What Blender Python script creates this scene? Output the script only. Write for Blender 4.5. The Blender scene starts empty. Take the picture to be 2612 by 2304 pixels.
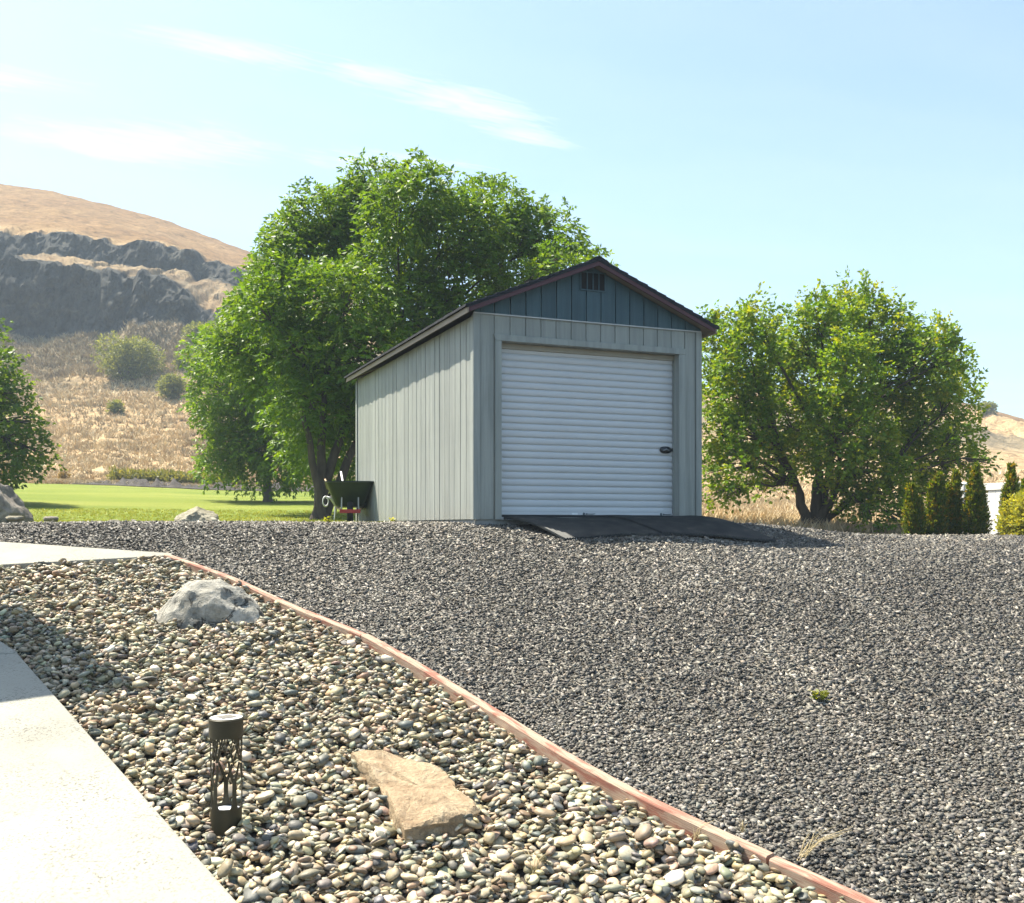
import bpy, bmesh, math, random
import numpy as np
from mathutils import Vector, Matrix, noise as mnoise

random.seed(7); RNG = np.random.default_rng(7)
scene = bpy.context.scene
COL = scene.collection

# ------------------------------------------------------------------ camera
F, CX, CY = 2570.0, 1306.0, 1345.0        # focal length / vanishing point in photo pixels (2612 x 2304)
cam_d = bpy.data.cameras.new('camera'); cam = bpy.data.objects.new('camera', cam_d); COL.objects.link(cam)
cam.location = (0, 0, 0); cam.rotation_euler = (math.radians(90), 0, 0)
cam_d.sensor_width = 36.0; cam_d.lens = 36.0 * F / 2612.0
cam_d.shift_y = (CY - 1152.0) / 2612.0
cam_d.clip_start = 0.05; cam_d.clip_end = 3000.0
scene.camera = cam

# ------------------------------------------------------------------ light
SUN_EL = math.radians(60.0)
SUN_H = Vector((-0.85, 0.53)).normalized()          # horizontal direction towards the sun
SUN = Vector((SUN_H.x * math.cos(SUN_EL), SUN_H.y * math.cos(SUN_EL), math.sin(SUN_EL)))
sd = bpy.data.lights.new('sun', 'SUN'); so = bpy.data.objects.new('sun', sd); COL.objects.link(so)
sd.energy = 5.0; sd.angle = math.radians(0.53); sd.color = (1.0, 0.925, 0.78)
so.rotation_euler = SUN.to_track_quat('Z', 'Y').to_euler(); so.location = (-20, 12, 40)

world = bpy.data.worlds.new('World'); scene.world = world; world.use_nodes = True
def build_world():
    nt = world.node_tree; nt.nodes.clear(); N = nt.nodes.new; L = nt.links.new
    out = N('ShaderNodeOutputWorld'); bg = N('ShaderNodeBackground'); bg.inputs['Strength'].default_value = 0.094
    sky = N('ShaderNodeTexSky'); sky.sky_type = 'NISHITA'; sky.sun_disc = False
    sky.sun_elevation = SUN_EL; sky.sun_rotation = math.atan2(SUN_H.x, SUN_H.y)
    sky.altitude = 300; sky.air_density = 1.0; sky.dust_density = 2.2; sky.ozone_density = 1.0
    # thin cirrus: noise on a flat cloud layer, streaked
    tc = N('ShaderNodeTexCoord'); sx = N('ShaderNodeSeparateXYZ'); L(tc.outputs['Generated'], sx.inputs[0])
    def m(op, a, b=None, c=None):
        n = N('ShaderNodeMath'); n.operation = op
        for i, v in enumerate((a, b, c)):
            if v is None: continue
            if isinstance(v, (int, float)): n.inputs[i].default_value = v
            else: L(v, n.inputs[i])
        return n.outputs[0]
    zc = m('MAXIMUM', sx.outputs[2], 0.03)
    px = m('DIVIDE', sx.outputs[0], zc); py = m('DIVIDE', sx.outputs[1], zc)
    cv = N('ShaderNodeCombineXYZ'); L(px, cv.inputs[0]); L(py, cv.inputs[1])
    def streak(rot, scale, nscale, detail, dist, off):
        mp = N('ShaderNodeMapping'); mp.vector_type = 'TEXTURE'
        mp.inputs['Location'].default_value = off; mp.inputs['Rotation'].default_value = (0, 0, math.radians(rot))
        mp.inputs['Scale'].default_value = scale; L(cv.outputs[0], mp.inputs[0])
        n = N('ShaderNodeTexNoise'); n.inputs['Scale'].default_value = nscale; n.inputs['Detail'].default_value = detail
        n.inputs['Roughness'].default_value = 0.62; n.inputs['Distortion'].default_value = dist
        L(mp.outputs[0], n.inputs['Vector']); return n.outputs['Fac']
    fine = streak(33, (2.4, 0.6, 1), 3.2, 7, 0.7, (0.3, 0.1, 0))
    big = streak(20, (2.2, 0.9, 1), 1.1, 3, 0.3, (1.7, 0.6, 0))
    def blob(x, y, rot, a, b):        # elongated bank of cloud on the layer
        mp = N('ShaderNodeMapping'); mp.vector_type = 'TEXTURE'
        mp.inputs['Location'].default_value = (x, y, 0); mp.inputs['Rotation'].default_value = (0, 0, math.radians(rot))
        mp.inputs['Scale'].default_value = (a, b, 1); L(cv.outputs[0], mp.inputs[0])
        ln = N('ShaderNodeVectorMath'); ln.operation = 'LENGTH'; L(mp.outputs[0], ln.inputs[0])
        r = N('ShaderNodeMapRange'); r.interpolation_type = 'SMOOTHSTEP'
        r.inputs['From Min'].default_value = 1.0; r.inputs['From Max'].default_value = 0.0
        L(ln.outputs['Value'], r.inputs['Value']); return r.outputs[0]
    banks = [blob(-0.08, 2.41, 40, 0.44, 0.17), blob(-0.30, 2.24, 30, 0.22, 0.10), blob(0.02, 2.56, 34, 0.30, 0.11),
             blob(-0.98, 2.62, 12, 0.62, 0.30), blob(-0.36, 2.76, 8, 0.42, 0.20), blob(-1.25, 2.2, 20, 0.5, 0.16), blob(-0.6, 2.1, 20, 0.4, 0.10),
             blob(1.6, 1.2, 30, 1.0, 0.4), blob(-2.0, -1.2, 35, 1.4, 0.5), blob(1.2, -2.5, 25, 1.6, 0.6)]
    tot = banks[0]
    for b in banks[1:]: tot = m('MAXIMUM', tot, b)
    fray = streak(30, (1.9, 0.36, 1), 11.0, 10, 1.6, (0.9, 0.4, 0))
    dens = m('ADD', m('MULTIPLY_ADD', fine, 0.8, m('MULTIPLY', fray, 0.95)), m('MULTIPLY_ADD', tot, 0.55, -1.10))
    nf = N('ShaderNodeMapRange'); nf.inputs['From Min'].default_value = 0.0; nf.inputs['From Max'].default_value = 0.42; nf.inputs['To Max'].default_value = 0.44
    L(dens, nf.inputs['Value'])
    veil = N('ShaderNodeMapRange'); veil.inputs['From Min'].default_value = 0.42; veil.inputs['From Max'].default_value = 0.8
    L(big, veil.inputs['Value'])
    cov = m('ADD', nf.outputs[0], m('MULTIPLY', veil.outputs[0], 0.10))
    mix = N('ShaderNodeMix'); mix.data_type = 'RGBA'; L(cov, mix.inputs['Factor'])
    tint = N('ShaderNodeMix'); tint.data_type = 'RGBA'; tint.blend_type = 'MULTIPLY'; tint.inputs['Factor'].default_value = 1.0
    tint.inputs[7].default_value = (0.95, 1.035, 1.0, 1); L(sky.outputs[0], tint.inputs[6])
    L(tint.outputs[2], mix.inputs[6]); mix.inputs[7].default_value = (5.6, 5.65, 5.7, 1)
    L(mix.outputs[2], bg.inputs['Color']); L(bg.outputs[0], out.inputs[0])
build_world()
vs = scene.view_settings
vs.view_transform = 'Standard'; vs.look = 'None'; vs.gamma = 1.0; vs.use_curve_mapping = False; vs.exposure = 1.48
scene.cycles.max_bounces = 4; scene.cycles.diffuse_bounces = 2; scene.cycles.transmission_bounces = 3; scene.cycles.glossy_bounces = 2
scene.cycles.use_adaptive_sampling = True; scene.cycles.adaptive_threshold = 0.02
scene.cycles.volume_bounces = 0; scene.cycles.use_denoising = True

# ------------------------------------------------------------------ helpers
def link(o, parent=None):
    COL.objects.link(o)
    if parent is not None: o.parent = parent
    return o
def tag(o, label=None, cat=None, group=None, kind=None):
    if label: o['label'] = label
    if cat: o['category'] = cat
    if group: o['group'] = group
    if kind: o['kind'] = kind
    return o
def empty(name, loc, rz=0.0):
    o = bpy.data.objects.new(name, None); o.location = loc; o.rotation_euler = (0, 0, rz); o.empty_display_size = 0.2
    return link(o)
class MB:
    def __init__(s): s.v = []; s.f = []
    def add(s, v, f):
        k = len(s.v); s.v += [tuple(p) for p in v]; s.f += [tuple(i + k for i in q) for q in f]; return s
    def box(s, x0, x1, y0, y1, z0, z1):
        return s.add([(x0,y0,z0),(x1,y0,z0),(x1,y1,z0),(x0,y1,z0),(x0,y0,z1),(x1,y0,z1),(x1,y1,z1),(x0,y1,z1)],
                     [(0,3,2,1),(4,5,6,7),(0,1,5,4),(1,2,6,5),(2,3,7,6),(3,0,4,7)])
    def prism(s, poly, y0, y1):                     # polygon in x,z extruded along y
        n = len(poly); v = [(x,y0,z) for x,z in poly] + [(x,y1,z) for x,z in poly]
        f = [tuple(range(n)), tuple(range(2*n-1, n-1, -1))] + [(i, i+n, (i+1)%n+n, (i+1)%n) for i in range(n)]
        return s.add(v, f)
    def tube(s, pts, rad, n=8, cap=True):
        pts = [Vector(p) for p in pts]; rad = [rad]*len(pts) if isinstance(rad, (int, float)) else rad
        k = len(s.v); ref = None
        for i, p in enumerate(pts):
            d = (pts[min(i+1, len(pts)-1)] - pts[max(i-1, 0)]).normalized()
            if ref is None: ref = d.orthogonal().normalized()
            a = (ref - d * ref.dot(d)).normalized(); b = d.cross(a); ref = a
            for j in range(n):
                t = 2*math.pi*j/n; s.v.append(tuple(p + (a*math.cos(t) + b*math.sin(t)) * rad[i]))
        for i in range(len(pts)-1):
            for j in range(n):
                s.f.append((k+i*n+j, k+i*n+(j+1)%n, k+(i+1)*n+(j+1)%n, k+(i+1)*n+j))
        if cap:
            s.f.append(tuple(k+j for j in range(n-1, -1, -1))); s.f.append(tuple(k+(len(pts)-1)*n+j for j in range(n)))
        return s
    def lathe(s, prof, n=32, cx=0, cy=0, cz=0):
        k = len(s.v)
        for r, z in prof:
            for j in range(n):
                t = 2*math.pi*j/n; s.v.append((cx+r*math.cos(t), cy+r*math.sin(t), cz+z))
        for i in range(len(prof)-1):
            for j in range(n): s.f.append((k+i*n+j, k+i*n+(j+1)%n, k+(i+1)*n+(j+1)%n, k+(i+1)*n+j))
        return s
    def mesh(s, name, mat, smooth=False):
        me = bpy.data.meshes.new(name); me.from_pydata(s.v, [], s.f); me.validate(); me.update()
        me.materials.append(mat)
        if smooth: me.polygons.foreach_set('use_smooth', [True]*len(me.polygons))
        return me
    def build(s, name, mat, parent=None, smooth=False, bevel=0.0):
        o = link(bpy.data.objects.new(name, s.mesh(name, mat, smooth)), parent)
        if bevel:
            b = o.modifiers.new('bevel', 'BEVEL'); b.width = bevel; b.segments = 2; b.limit_method = 'ANGLE'
        return o
def np_mesh(name, V, Fc, mat, col=None, smooth=False):
    """V (n,3), Fc (m,k) index array, col (n,3) point colours"""
    me = bpy.data.meshes.new(name); n, (m_, k) = len(V), Fc.shape
    me.vertices.add(n); me.vertices.foreach_set('co', np.ascontiguousarray(V, np.float32).ravel())
    me.loops.add(m_*k); me.loops.foreach_set('vertex_index', np.ascontiguousarray(Fc, np.int32).ravel())
    me.polygons.add(m_); me.polygons.foreach_set('loop_start', np.arange(0, m_*k, k, dtype=np.int32))
    me.polygons.foreach_set('loop_total', np.full(m_, k, np.int32))
    if smooth: me.polygons.foreach_set('use_smooth', np.ones(m_, bool))
    if col is not None:
        at = me.color_attributes.new('Col', 'FLOAT_COLOR', 'POINT')
        at.data.foreach_set('color', np.ascontiguousarray(np.c_[col, np.ones(n)], np.float32).ravel())
    me.update(); me.validate(); me.materials.append(mat)
    return me
def px(x, y, d):                      # photo pixel at depth d -> world point
    return Vector(((x-CX)/F*d, d, (CY-y)/F*d))
# -- value noise (numpy)
_lat = RNG.random((256, 256))
def vnoise(x, y):
    xi = np.floor(x).astype(int); yi = np.floor(y).astype(int); fx = x-xi; fy = y-yi
    fx = fx*fx*(3-2*fx); fy = fy*fy*(3-2*fy)
    a = _lat[xi % 256, yi % 256]; b = _lat[(xi+1) % 256, yi % 256]; c = _lat[xi % 256, (yi+1) % 256]; d = _lat[(xi+1) % 256, (yi+1) % 256]
    return (a*(1-fx)+b*fx)*(1-fy) + (c*(1-fx)+d*fx)*fy - 0.5
def fbm(x, y, o=4):
    r = 0; a = 1.0
    for i in range(o): r = r + a*vnoise(x*2**i + 17*i, y*2**i + 31*i); a *= 0.5
    return r
def sstep(a, b, x):
    t = np.clip((x-a)/(b-a), 0, 1); return t*t*(3-2*t)

# ------------------------------------------------------------------ materials
def new_mat(name):
    m = bpy.data.materials.new(name); m.use_nodes = True; nt = m.node_tree
    return m, nt, nt.nodes['Principled BSDF'], nt.nodes.new, nt.links.new
def noise_node(N, L, vec, scale, detail=4, rough=0.55, dist=0.0, mapscale=None):
    n = N('ShaderNodeTexNoise'); n.inputs['Scale'].default_value = scale; n.inputs['Detail'].default_value = detail
    n.inputs['Roughness'].default_value = rough; n.inputs['Distortion'].default_value = dist
    if mapscale:
        mp = N('ShaderNodeMapping'); mp.inputs['Scale'].default_value = mapscale; L(vec, mp.inputs[0]); vec = mp.outputs[0]
    L(vec, n.inputs['Vector']); return n.outputs['Fac']
def ramp(N, L, fac, stops):
    r = N('ShaderNodeValToRGB'); e = r.color_ramp.elements
    while len(e) < len(stops): e.new(0.5)
    for k, (p, c) in zip(e, stops): k.position = p; k.color = (*c, 1)
    L(fac, r.inputs[0]); return r.outputs[0]
def mixc(N, L, fac, a, b, mode='MIX'):
    n = N('ShaderNodeMix'); n.data_type = 'RGBA'; n.blend_type = mode
    for sock, v in ((n.inputs['Factor'], fac), (n.inputs[6], a), (n.inputs[7], b)):
        if isinstance(v, (int, float)): sock.default_value = v
        elif isinstance(v, tuple): sock.default_value = (*v, 1)
        else: L(v, sock)
    return n.outputs[2]
def bump(N, L, bsdf, h, strength, dist):
    b = N('ShaderNodeBump'); b.inputs['Strength'].default_value = strength; b.inputs['Distance'].default_value = dist
    L(h, b.inputs['Height']); L(b.outputs[0], bsdf.inputs['Normal']); return b
def mat_plain(name, c, rough=0.6, spec=0.4, metal=0.0, var=0.12, nscale=6.0, bumpd=0.0, bscale=80.0, mapscale=None):
    m, nt, b, N, L = new_mat(name); tc = N('ShaderNodeTexCoord')
    f = noise_node(N, L, tc.outputs['Object'], nscale, 5, 0.6, 0, mapscale)
    L(ramp(N, L, f, [(0.25, tuple(x*(1-var) for x in c)), (0.75, tuple(min(1, x*(1+var)) for x in c))]), b.inputs['Base Color'])
    b.inputs['Roughness'].default_value = rough; b.inputs['Specular IOR Level'].default_value = spec; b.inputs['Metallic'].default_value = metal
    if bumpd: bump(N, L, b, noise_node(N, L, tc.outputs['Object'], bscale, 4, 0.6, 0, mapscale), 0.6, bumpd)
    return m
def mat_siding(name, c):
    m, nt, b, N, L = new_mat(name); tc = N('ShaderNodeTexCoord'); v = tc.outputs['Object']
    big = noise_node(N, L, v, 1.3, 4); gr = noise_node(N, L, v, 14, 5, 0.65, 0.3, (3, 3, 0.22))
    oi = N('ShaderNodeObjectInfo')
    c1 = ramp(N, L, gr, [(0.3, tuple(x*0.90 for x in c)), (0.7, tuple(x*1.06 for x in c))])
    oi2 = N('ShaderNodeObjectInfo'); off_ = N('ShaderNodeVectorMath'); off_.operation = 'SCALE'; off_.inputs[0].default_value = (3.1, 7.7, 0.0); L(oi2.outputs['Random'], off_.inputs['Scale'])
    va = N('ShaderNodeVectorMath'); va.operation = 'ADD'; L(v, va.inputs[0]); L(off_.outputs[0], va.inputs[1])
    st_ = noise_node(N, L, va.outputs[0], 11, 3, 0.6, 0.2, (1, 1, 0.05))
    c1 = mixc(N, L, 1.0, c1, ramp(N, L, st_, [(0.34, (0.80, 0.81, 0.80)), (0.5, (1.0, 1.0, 0.99)), (0.64, (1.16, 1.15, 1.12))]), 'MULTIPLY')
    c2 = mixc(N, L, 0.25, c1, ramp(N, L, big, [(0.35, tuple(x*0.8 for x in c)), (0.65, tuple(x*1.1 for x in c))]))
    hsv = N('ShaderNodeHueSaturation'); mr = N('ShaderNodeMapRange'); mr.inputs['To Min'].default_value = 0.93; mr.inputs['To Max'].default_value = 1.07
    L(oi.outputs['Random'], mr.inputs['Value']); L(mr.outputs[0], hsv.inputs['Value']); L(c2, hsv.inputs['Color'])
    # splash dirt near the ground
    sp = N('ShaderNodeSeparateXYZ'); L(v, sp.inputs[0]); mr2 = N('ShaderNodeMapRange'); mr2.inputs['From Min'].default_value = 0.0
    mr2.inputs['From Max'].default_value = 0.22; mr2.inputs['To Min'].default_value = 0.35; mr2.inputs['To Max'].default_value = 0.0
    L(sp.outputs[2], mr2.inputs['Value']); dn = N('ShaderNodeMath'); dn.operation = 'MULTIPLY'; L(mr2.outputs[0], dn.inputs[0]); L(gr, dn.inputs[1])
    L(mixc(N, L, dn.outputs[0], hsv.outputs[0], (0.30, 0.26, 0.20)), b.inputs['Base Color'])
    b.inputs['Roughness'].default_value = 0.62; b.inputs['Specular IOR Level'].default_value = 0.3
    wv = noise_node(N, L, v, 45, 4, 0.6, 0.8, (2.2, 2.2, 0.16))
    ad = N('ShaderNodeMath'); ad.operation = 'ADD'; L(wv, ad.inputs[0]); L(noise_node(N, L, v, 130, 2), ad.inputs[1])
    bump(N, L, b, ad.outputs[0], 0.75, 0.005)
    return m
def mat_leaf(name, tint=(1.50, 1.42, 0.74), trans=0.44):
    m, nt, b, N, L = new_mat(name); at = N('ShaderNodeAttribute'); at.attribute_name = 'Col'
    c = mixc(N, L, 1.0, at.outputs['Color'], tint, 'MULTIPLY'); L(c, b.inputs['Base Color'])
    b.inputs['Roughness'].default_value = 0.5; b.inputs['Specular IOR Level'].default_value = 0.35
    tr = N('ShaderNodeBsdfTranslucent'); L(mixc(N, L, 1.0, c, (1.75, 1.5, 0.5), 'MULTIPLY'), tr.inputs[0])
    mx = N('ShaderNodeMixShader'); mx.inputs[0].default_value = trans
    L(b.outputs[0], mx.inputs[1]); L(tr.outputs[0], mx.inputs[2]); L(mx.outputs[0], nt.nodes['Material Output'].inputs[0])
    return m
def mat_attr(name, rough=0.75, spec=0.35, bscale=0, bdist=0.0, mul=None):
    m, nt, b, N, L = new_mat(name); at = N('ShaderNodeAttribute'); at.attribute_name = 'Col'; c = at.outputs['Color']
    tc = N('ShaderNodeTexCoord')
    if mul:
        f = noise_node(N, L, tc.outputs['Object'], mul, 4, 0.6)
        c = mixc(N, L, 1.0, c, ramp(N, L, f, [(0.3, (0.72, 0.72, 0.70)), (0.7, (1.2, 1.2, 1.2))]), 'MULTIPLY')
    L(c, b.inputs['Base Color']); b.inputs['Roughness'].default_value = rough; b.inputs['Specular IOR Level'].default_value = spec
    if bscale: bump(N, L, b, noise_node(N, L, tc.outputs['Object'], bscale, 4), 0.5, bdist)
    return m

M = {}
M['siding'] = mat_siding('painted_siding', (0.315, 0.330, 0.305))
M['trim'] = mat_siding('painted_trim', (0.320, 0.338, 0.315))
M['gable'] = mat_siding('painted_gable', (0.062, 0.110, 0.132))
M['flash'] = mat_plain('white_flashing', (0.5, 0.51, 0.50), 0.4)
M['door'] = mat_plain('white_steel', (0.58, 0.59, 0.60), 0.38, 0.5, 0.0, 0.03, 2.0)
M['hood'] = mat_plain('shaded_tan_steel', (0.34, 0.31, 0.25), 0.5)  # hood tan, with the shading at the curtain top put into the colour
M['black'] = mat_plain('black_rubber', (0.018, 0.018, 0.02), 0.7)
M['latch'] = mat_plain('black_enamel', (0.015, 0.016, 0.018), 0.28, 0.6)
M['ink'] = mat_plain('dark_print', (0.05, 0.07, 0.08), 0.6)
M['sticker'] = mat_plain('white_sticker', (0.85, 0.86, 0.85), 0.5)
M['shingle'] = mat_plain('asphalt_shingle', (0.035, 0.038, 0.045), 0.9, 0.2, 0, 0.35, 30, 0.004, 200)
M['rake'] = mat_plain('red_brown_rake', (0.080, 0.028, 0.034), 0.5, 0.4, 0, 0.1, 5)
M['fascia'] = mat_plain('tan_fascia', (0.30, 0.24, 0.18), 0.6, 0.3, 0, 0.15, 6, 0.001, 60, (1, 0.1, 1))
M['soffit'] = mat_plain('bare_soffit', (0.20, 0.18, 0.15), 0.75, 0.3, 0, 0.15, 5)
M['dark'] = mat_plain('dark_void', (0.012, 0.013, 0.014), 0.9)
def mat_concrete(name, c, speck=0.8):
    m, nt, b, N, L = new_mat(name); tc = N('ShaderNodeTexCoord'); v = tc.outputs['Object']
    big = noise_node(N, L, v, 0.9, 5, 0.6, 0.4); fine = noise_node(N, L, v, 60, 3, 0.7); patch = noise_node(N, L, v, 2.6, 4, 0.6)
    c1 = ramp(N, L, big, [(0.3, tuple(x*0.80 for x in c)), (0.7, tuple(x*1.08 for x in c))])
    st = N('ShaderNodeMapRange'); st.inputs['From Min'].default_value = 0.54; st.inputs['From Max'].default_value = 0.60; L(fine, st.inputs['Value'])
    pm = N('ShaderNodeMapRange'); pm.inputs['From Min'].default_value = 0.34; pm.inputs['From Max'].default_value = 0.62; L(patch, pm.inputs['Value'])
    mm = N('ShaderNodeMath'); mm.operation = 'MULTIPLY'; L(st.outputs[0], mm.inputs[0]); L(pm.outputs[0], mm.inputs[1])
    m2 = N('ShaderNodeMath'); m2.operation = 'MULTIPLY'; L(mm.outputs[0], m2.inputs[0]); m2.inputs[1].default_value = speck
    c2 = mixc(N, L, m2.outputs[0], c1, tuple(x*0.30 for x in c))
    wv = N('ShaderNodeTexVoronoi'); wv.feature = 'DISTANCE_TO_EDGE'; wv.inputs['Scale'].default_value = 0.55
    ds = N('ShaderNodeVectorMath'); ds.operation = 'MULTIPLY_ADD'; nz = N('ShaderNodeTexNoise'); nz.inputs['Scale'].default_value = 1.4; nz.inputs['Detail'].default_value = 6; L(v, nz.inputs['Vector'])
    L(nz.outputs['Color'], ds.inputs[0]); ds.inputs[1].default_value = (0.5, 0.5, 0.5); L(v, ds.inputs[2]); L(ds.outputs[0], wv.inputs['Vector'])
    ck = N('ShaderNodeMapRange'); ck.inputs['From Min'].default_value = 0.0; ck.inputs['From Max'].default_value = 0.0045; ck.inputs['To Min'].default_value = 0.16; ck.inputs['To Max'].default_value = 0.0; L(wv.outputs['Distance'], ck.inputs['Value'])
    L(mixc(N, L, ck.outputs[0], c2, tuple(x*0.35 for x in c)), b.inputs['Base Color'])
    b.inputs['Roughness'].default_value = 0.85; b.inputs['Specular IOR Level'].default_value = 0.25
    bump(N, L, b, fine, 0.35, 0.002)
    return m
M['concrete'] = mat_concrete('broomed_concrete', (0.32, 0.31, 0.265))
M['foundation'] = mat_concrete('footing_concrete', (0.36, 0.35, 0.33))

# ------------------------------------------------------------------ ground shape
GP = (-0.15, 0.216, 11.0)               # plane of the sloping yard: z = a + b (y - c)
def plane(y): return GP[0] + GP[1]*(y-GP[2])
def unp(x, y, off=0.0):                 # photo pixel -> point on the yard slope
    t = (y-CY)/F; d = (GP[1]*GP[2]-GP[0]-off) / (GP[1]+t)
    return Vector(((x-CX)/F*d, d, plane(d)+off))
def yard(x, y):
    x = np.asarray(x, float); y = np.asarray(y, float)
    r = sstep(0.8, 4.0, x - 0.9*np.clip(y-11.8, 0, 2)); cap = 0.062 - 0.185*r; k = 0.05 + 0.24*r
    a = plane(np.maximum(y, 3.2)); mn = np.minimum(a, cap)
    z = mn - k*np.log(np.exp(-(a-mn)/k) + np.exp(-(cap-mn)/k))
    z = z - 0.035*sstep(-4, -8, x)*sstep(11, 13, y)
    return z + 0.022*fbm(x*0.55+3, y*0.55+9, 3)*sstep(3.5, 7, y)
TIMBER = [unp(*p) for p in ((434,1418),(613,1482),(767,1553),(939,1623),(1099,1712),(1278,1821),(1470,1942),(1661,2045),(1917,2160),(2236,2304),(2520,2432))]
_ty = np.array([p.y for p in TIMBER])[::-1]; _tx = np.array([p.x for p in TIMBER])[::-1]
def timber_x(y): return np.interp(y, _ty, _tx)
WALK = [unp(*p) for p in ((760,2470),(600,2304),(46,1672),(0,1640),(-120,1556),(-330,1480))]
_wy = np.array([p.y for p in WALK]); _wx = np.array([p.x for p in WALK])
def walk_x(y): return np.interp(y, _wy, _wx)
PAD = [unp(434,1416), unp(0,1441), unp(-420,1462)]      # near edge of the concrete pad
PADF = [unp(434,1413), unp(0,1382), unp(-420,1356)]     # far edge
def pad_near_y(x):
    a, b, c = PAD; xs = np.array([c.x, b.x, a.x]); ys = np.array([c.y, b.y, a.y]); return np.interp(x, xs, ys)
def pad_far_y(x):
    a, b, c = PADF; xs = np.array([c.x, b.x, a.x]); ys = np.array([c.y, b.y, a.y]); return np.interp(x, xs, ys)
def in_bed(x, y):   return (y < pad_near_y(x)) & (x < timber_x(y)) & (x > walk_x(y)) & (y > 3.6)
def in_left(x, y):  return (x < timber_x(y)) & (y < pad_far_y(x)) & (x < 3.2)   # bed, walk and pad together

# terrain beyond the yard: columns (photo x) of (depth, photo y) knots
TD = np.array([13.0, 19.6, 50, 56, 85, 112, 122, 124, 138, 139.5, 172, 205, 330])
TXC = np.array([-900, -300, 0, 141, 282, 423, 528, 627, 800, 1100, 1500, 2000, 2350, 2508, 2612, 2900, 3600])
TPY = np.array([
 [1345,1334,1222,1218,1090,930,850,660,640,560,480,400,560],
 [1345,1334,1227,1222,1090,930,845,668,655,575,500,425,600],
 [1346,1335,1232,1226,1085,935,839,673,664,594,535,465,640],
 [1346,1335,1236,1229,1085,935,846,680,655,601,548,487,660],
 [1346,1335,1240,1232,1085,930,840,707,692,627,575,523,690],
 [1346,1335,1246,1238,1085,925,832,726,703,645,605,565,720],
 [1346,1335,1251,1243,1085,915,812,790,720,680,645,602,740],
 [1346,1335,1254,1246,1085,910,815,790,733,691,668,640,780],
 [1346,1335,1256,1248,1090,930,840,815,790,760,745,718,840],
 [1346,1335,1258,1249,1110,980,910,900,885,873,862,850,940],
 [1347,1336,1262,1252,1140,1060,1025,1015,1007,1000,992,985,1060],
 [1392,1356,1292,1284,1180,1095,1052,1042,1032,1025,1015,1005,1080],
 [1394,1364,1305,1297,1190,1105,1062,1052,1042,1030,1015,1003,1080],
 [1394,1366,1310,1300,1200,1125,1087,1080,1072,1064,1052,1040,1110],
 [1395,1367,1312,1302,1205,1135,1102,1097,1092,1086,1078,1070,1130],
 [1396,1368,1316,1306,1215,1160,1146,1143,1140,1137,1133,1130,1180],
 [1396,1368,1320,1310,1220,1180,1172,1170,1168,1166,1163,1160,1200]], float)
ROCK = np.array([0,0,0,0,0,0.05,0.9,1,0.25,1,0.1,0,0])
def terr(xp, t):
    """xp photo column, t knot parameter (0..12) -> X, Y, Z"""
    xp = np.asarray(xp, float); t = np.asarray(t, float)
    i = np.clip(np.floor(t).astype(int), 0, len(TD)-2); f = t-i
    j = np.clip(np.searchsorted(TXC, xp)-1, 0, len(TXC)-2); g = np.clip((xp-TXC[j])/(TXC[j+1]-TXC[j]), 0, 1)
    pa = TPY[j, i]*(1-g) + TPY[j+1, i]*g; pb = TPY[j, i+1]*(1-g) + TPY[j+1, i+1]*g
    za = (CY-pa)/F*TD[i]; zb = (CY-pb)/F*TD[i+1]
    d = TD[i]*(1-f) + TD[i+1]*f; z = za*(1-f) + zb*f
    x = (xp-CX)/F*d
    w = sstep(52, 75, d)
    # rugged rims and gullies
    dn = w*(fbm(x*0.07+5, z*0.09+8, 4)*3.0 + fbm(x*0.45, z*0.45+2, 4)*1.3 + fbm(x*1.5+3, z*0.9+5, 3)*0.7)
    ck = sstep(116, 121, d)*(1-sstep(141, 150, d))
    zn = w*(fbm(x*0.05+1, d*0.05+4, 5)*1.5 + fbm(x*0.4, d*0.4, 3)*0.45) + ck*(fbm(x*0.16+40, d*0.02+7, 4)*1.8 + fbm(x*0.7+9, d*0.05, 3)*1.1)
    ridge = sstep(150, 200, d); zn = zn*(1-0.65*ridge)
    d2 = d + dn*(0.35+0.65*ck)
    return (xp-CX)/F*d2, d2, z + zn
def terr_at(xp, d):
    t = np.interp(d, TD, np.arange(len(TD))); return terr(xp, t)
def terr_pt(xp, d):
    a, b, c = terr_at(np.array([xp]), np.array([d])); return Vector((a[0], b[0], c[0]))

def grid_faces(nr, nc):
    a = np.arange(nr*nc).reshape(nr, nc); return np.stack([a[:-1,:-1], a[:-1,1:], a[1:,1:], a[1:,:-1]], -1).reshape(-1, 4)

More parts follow.
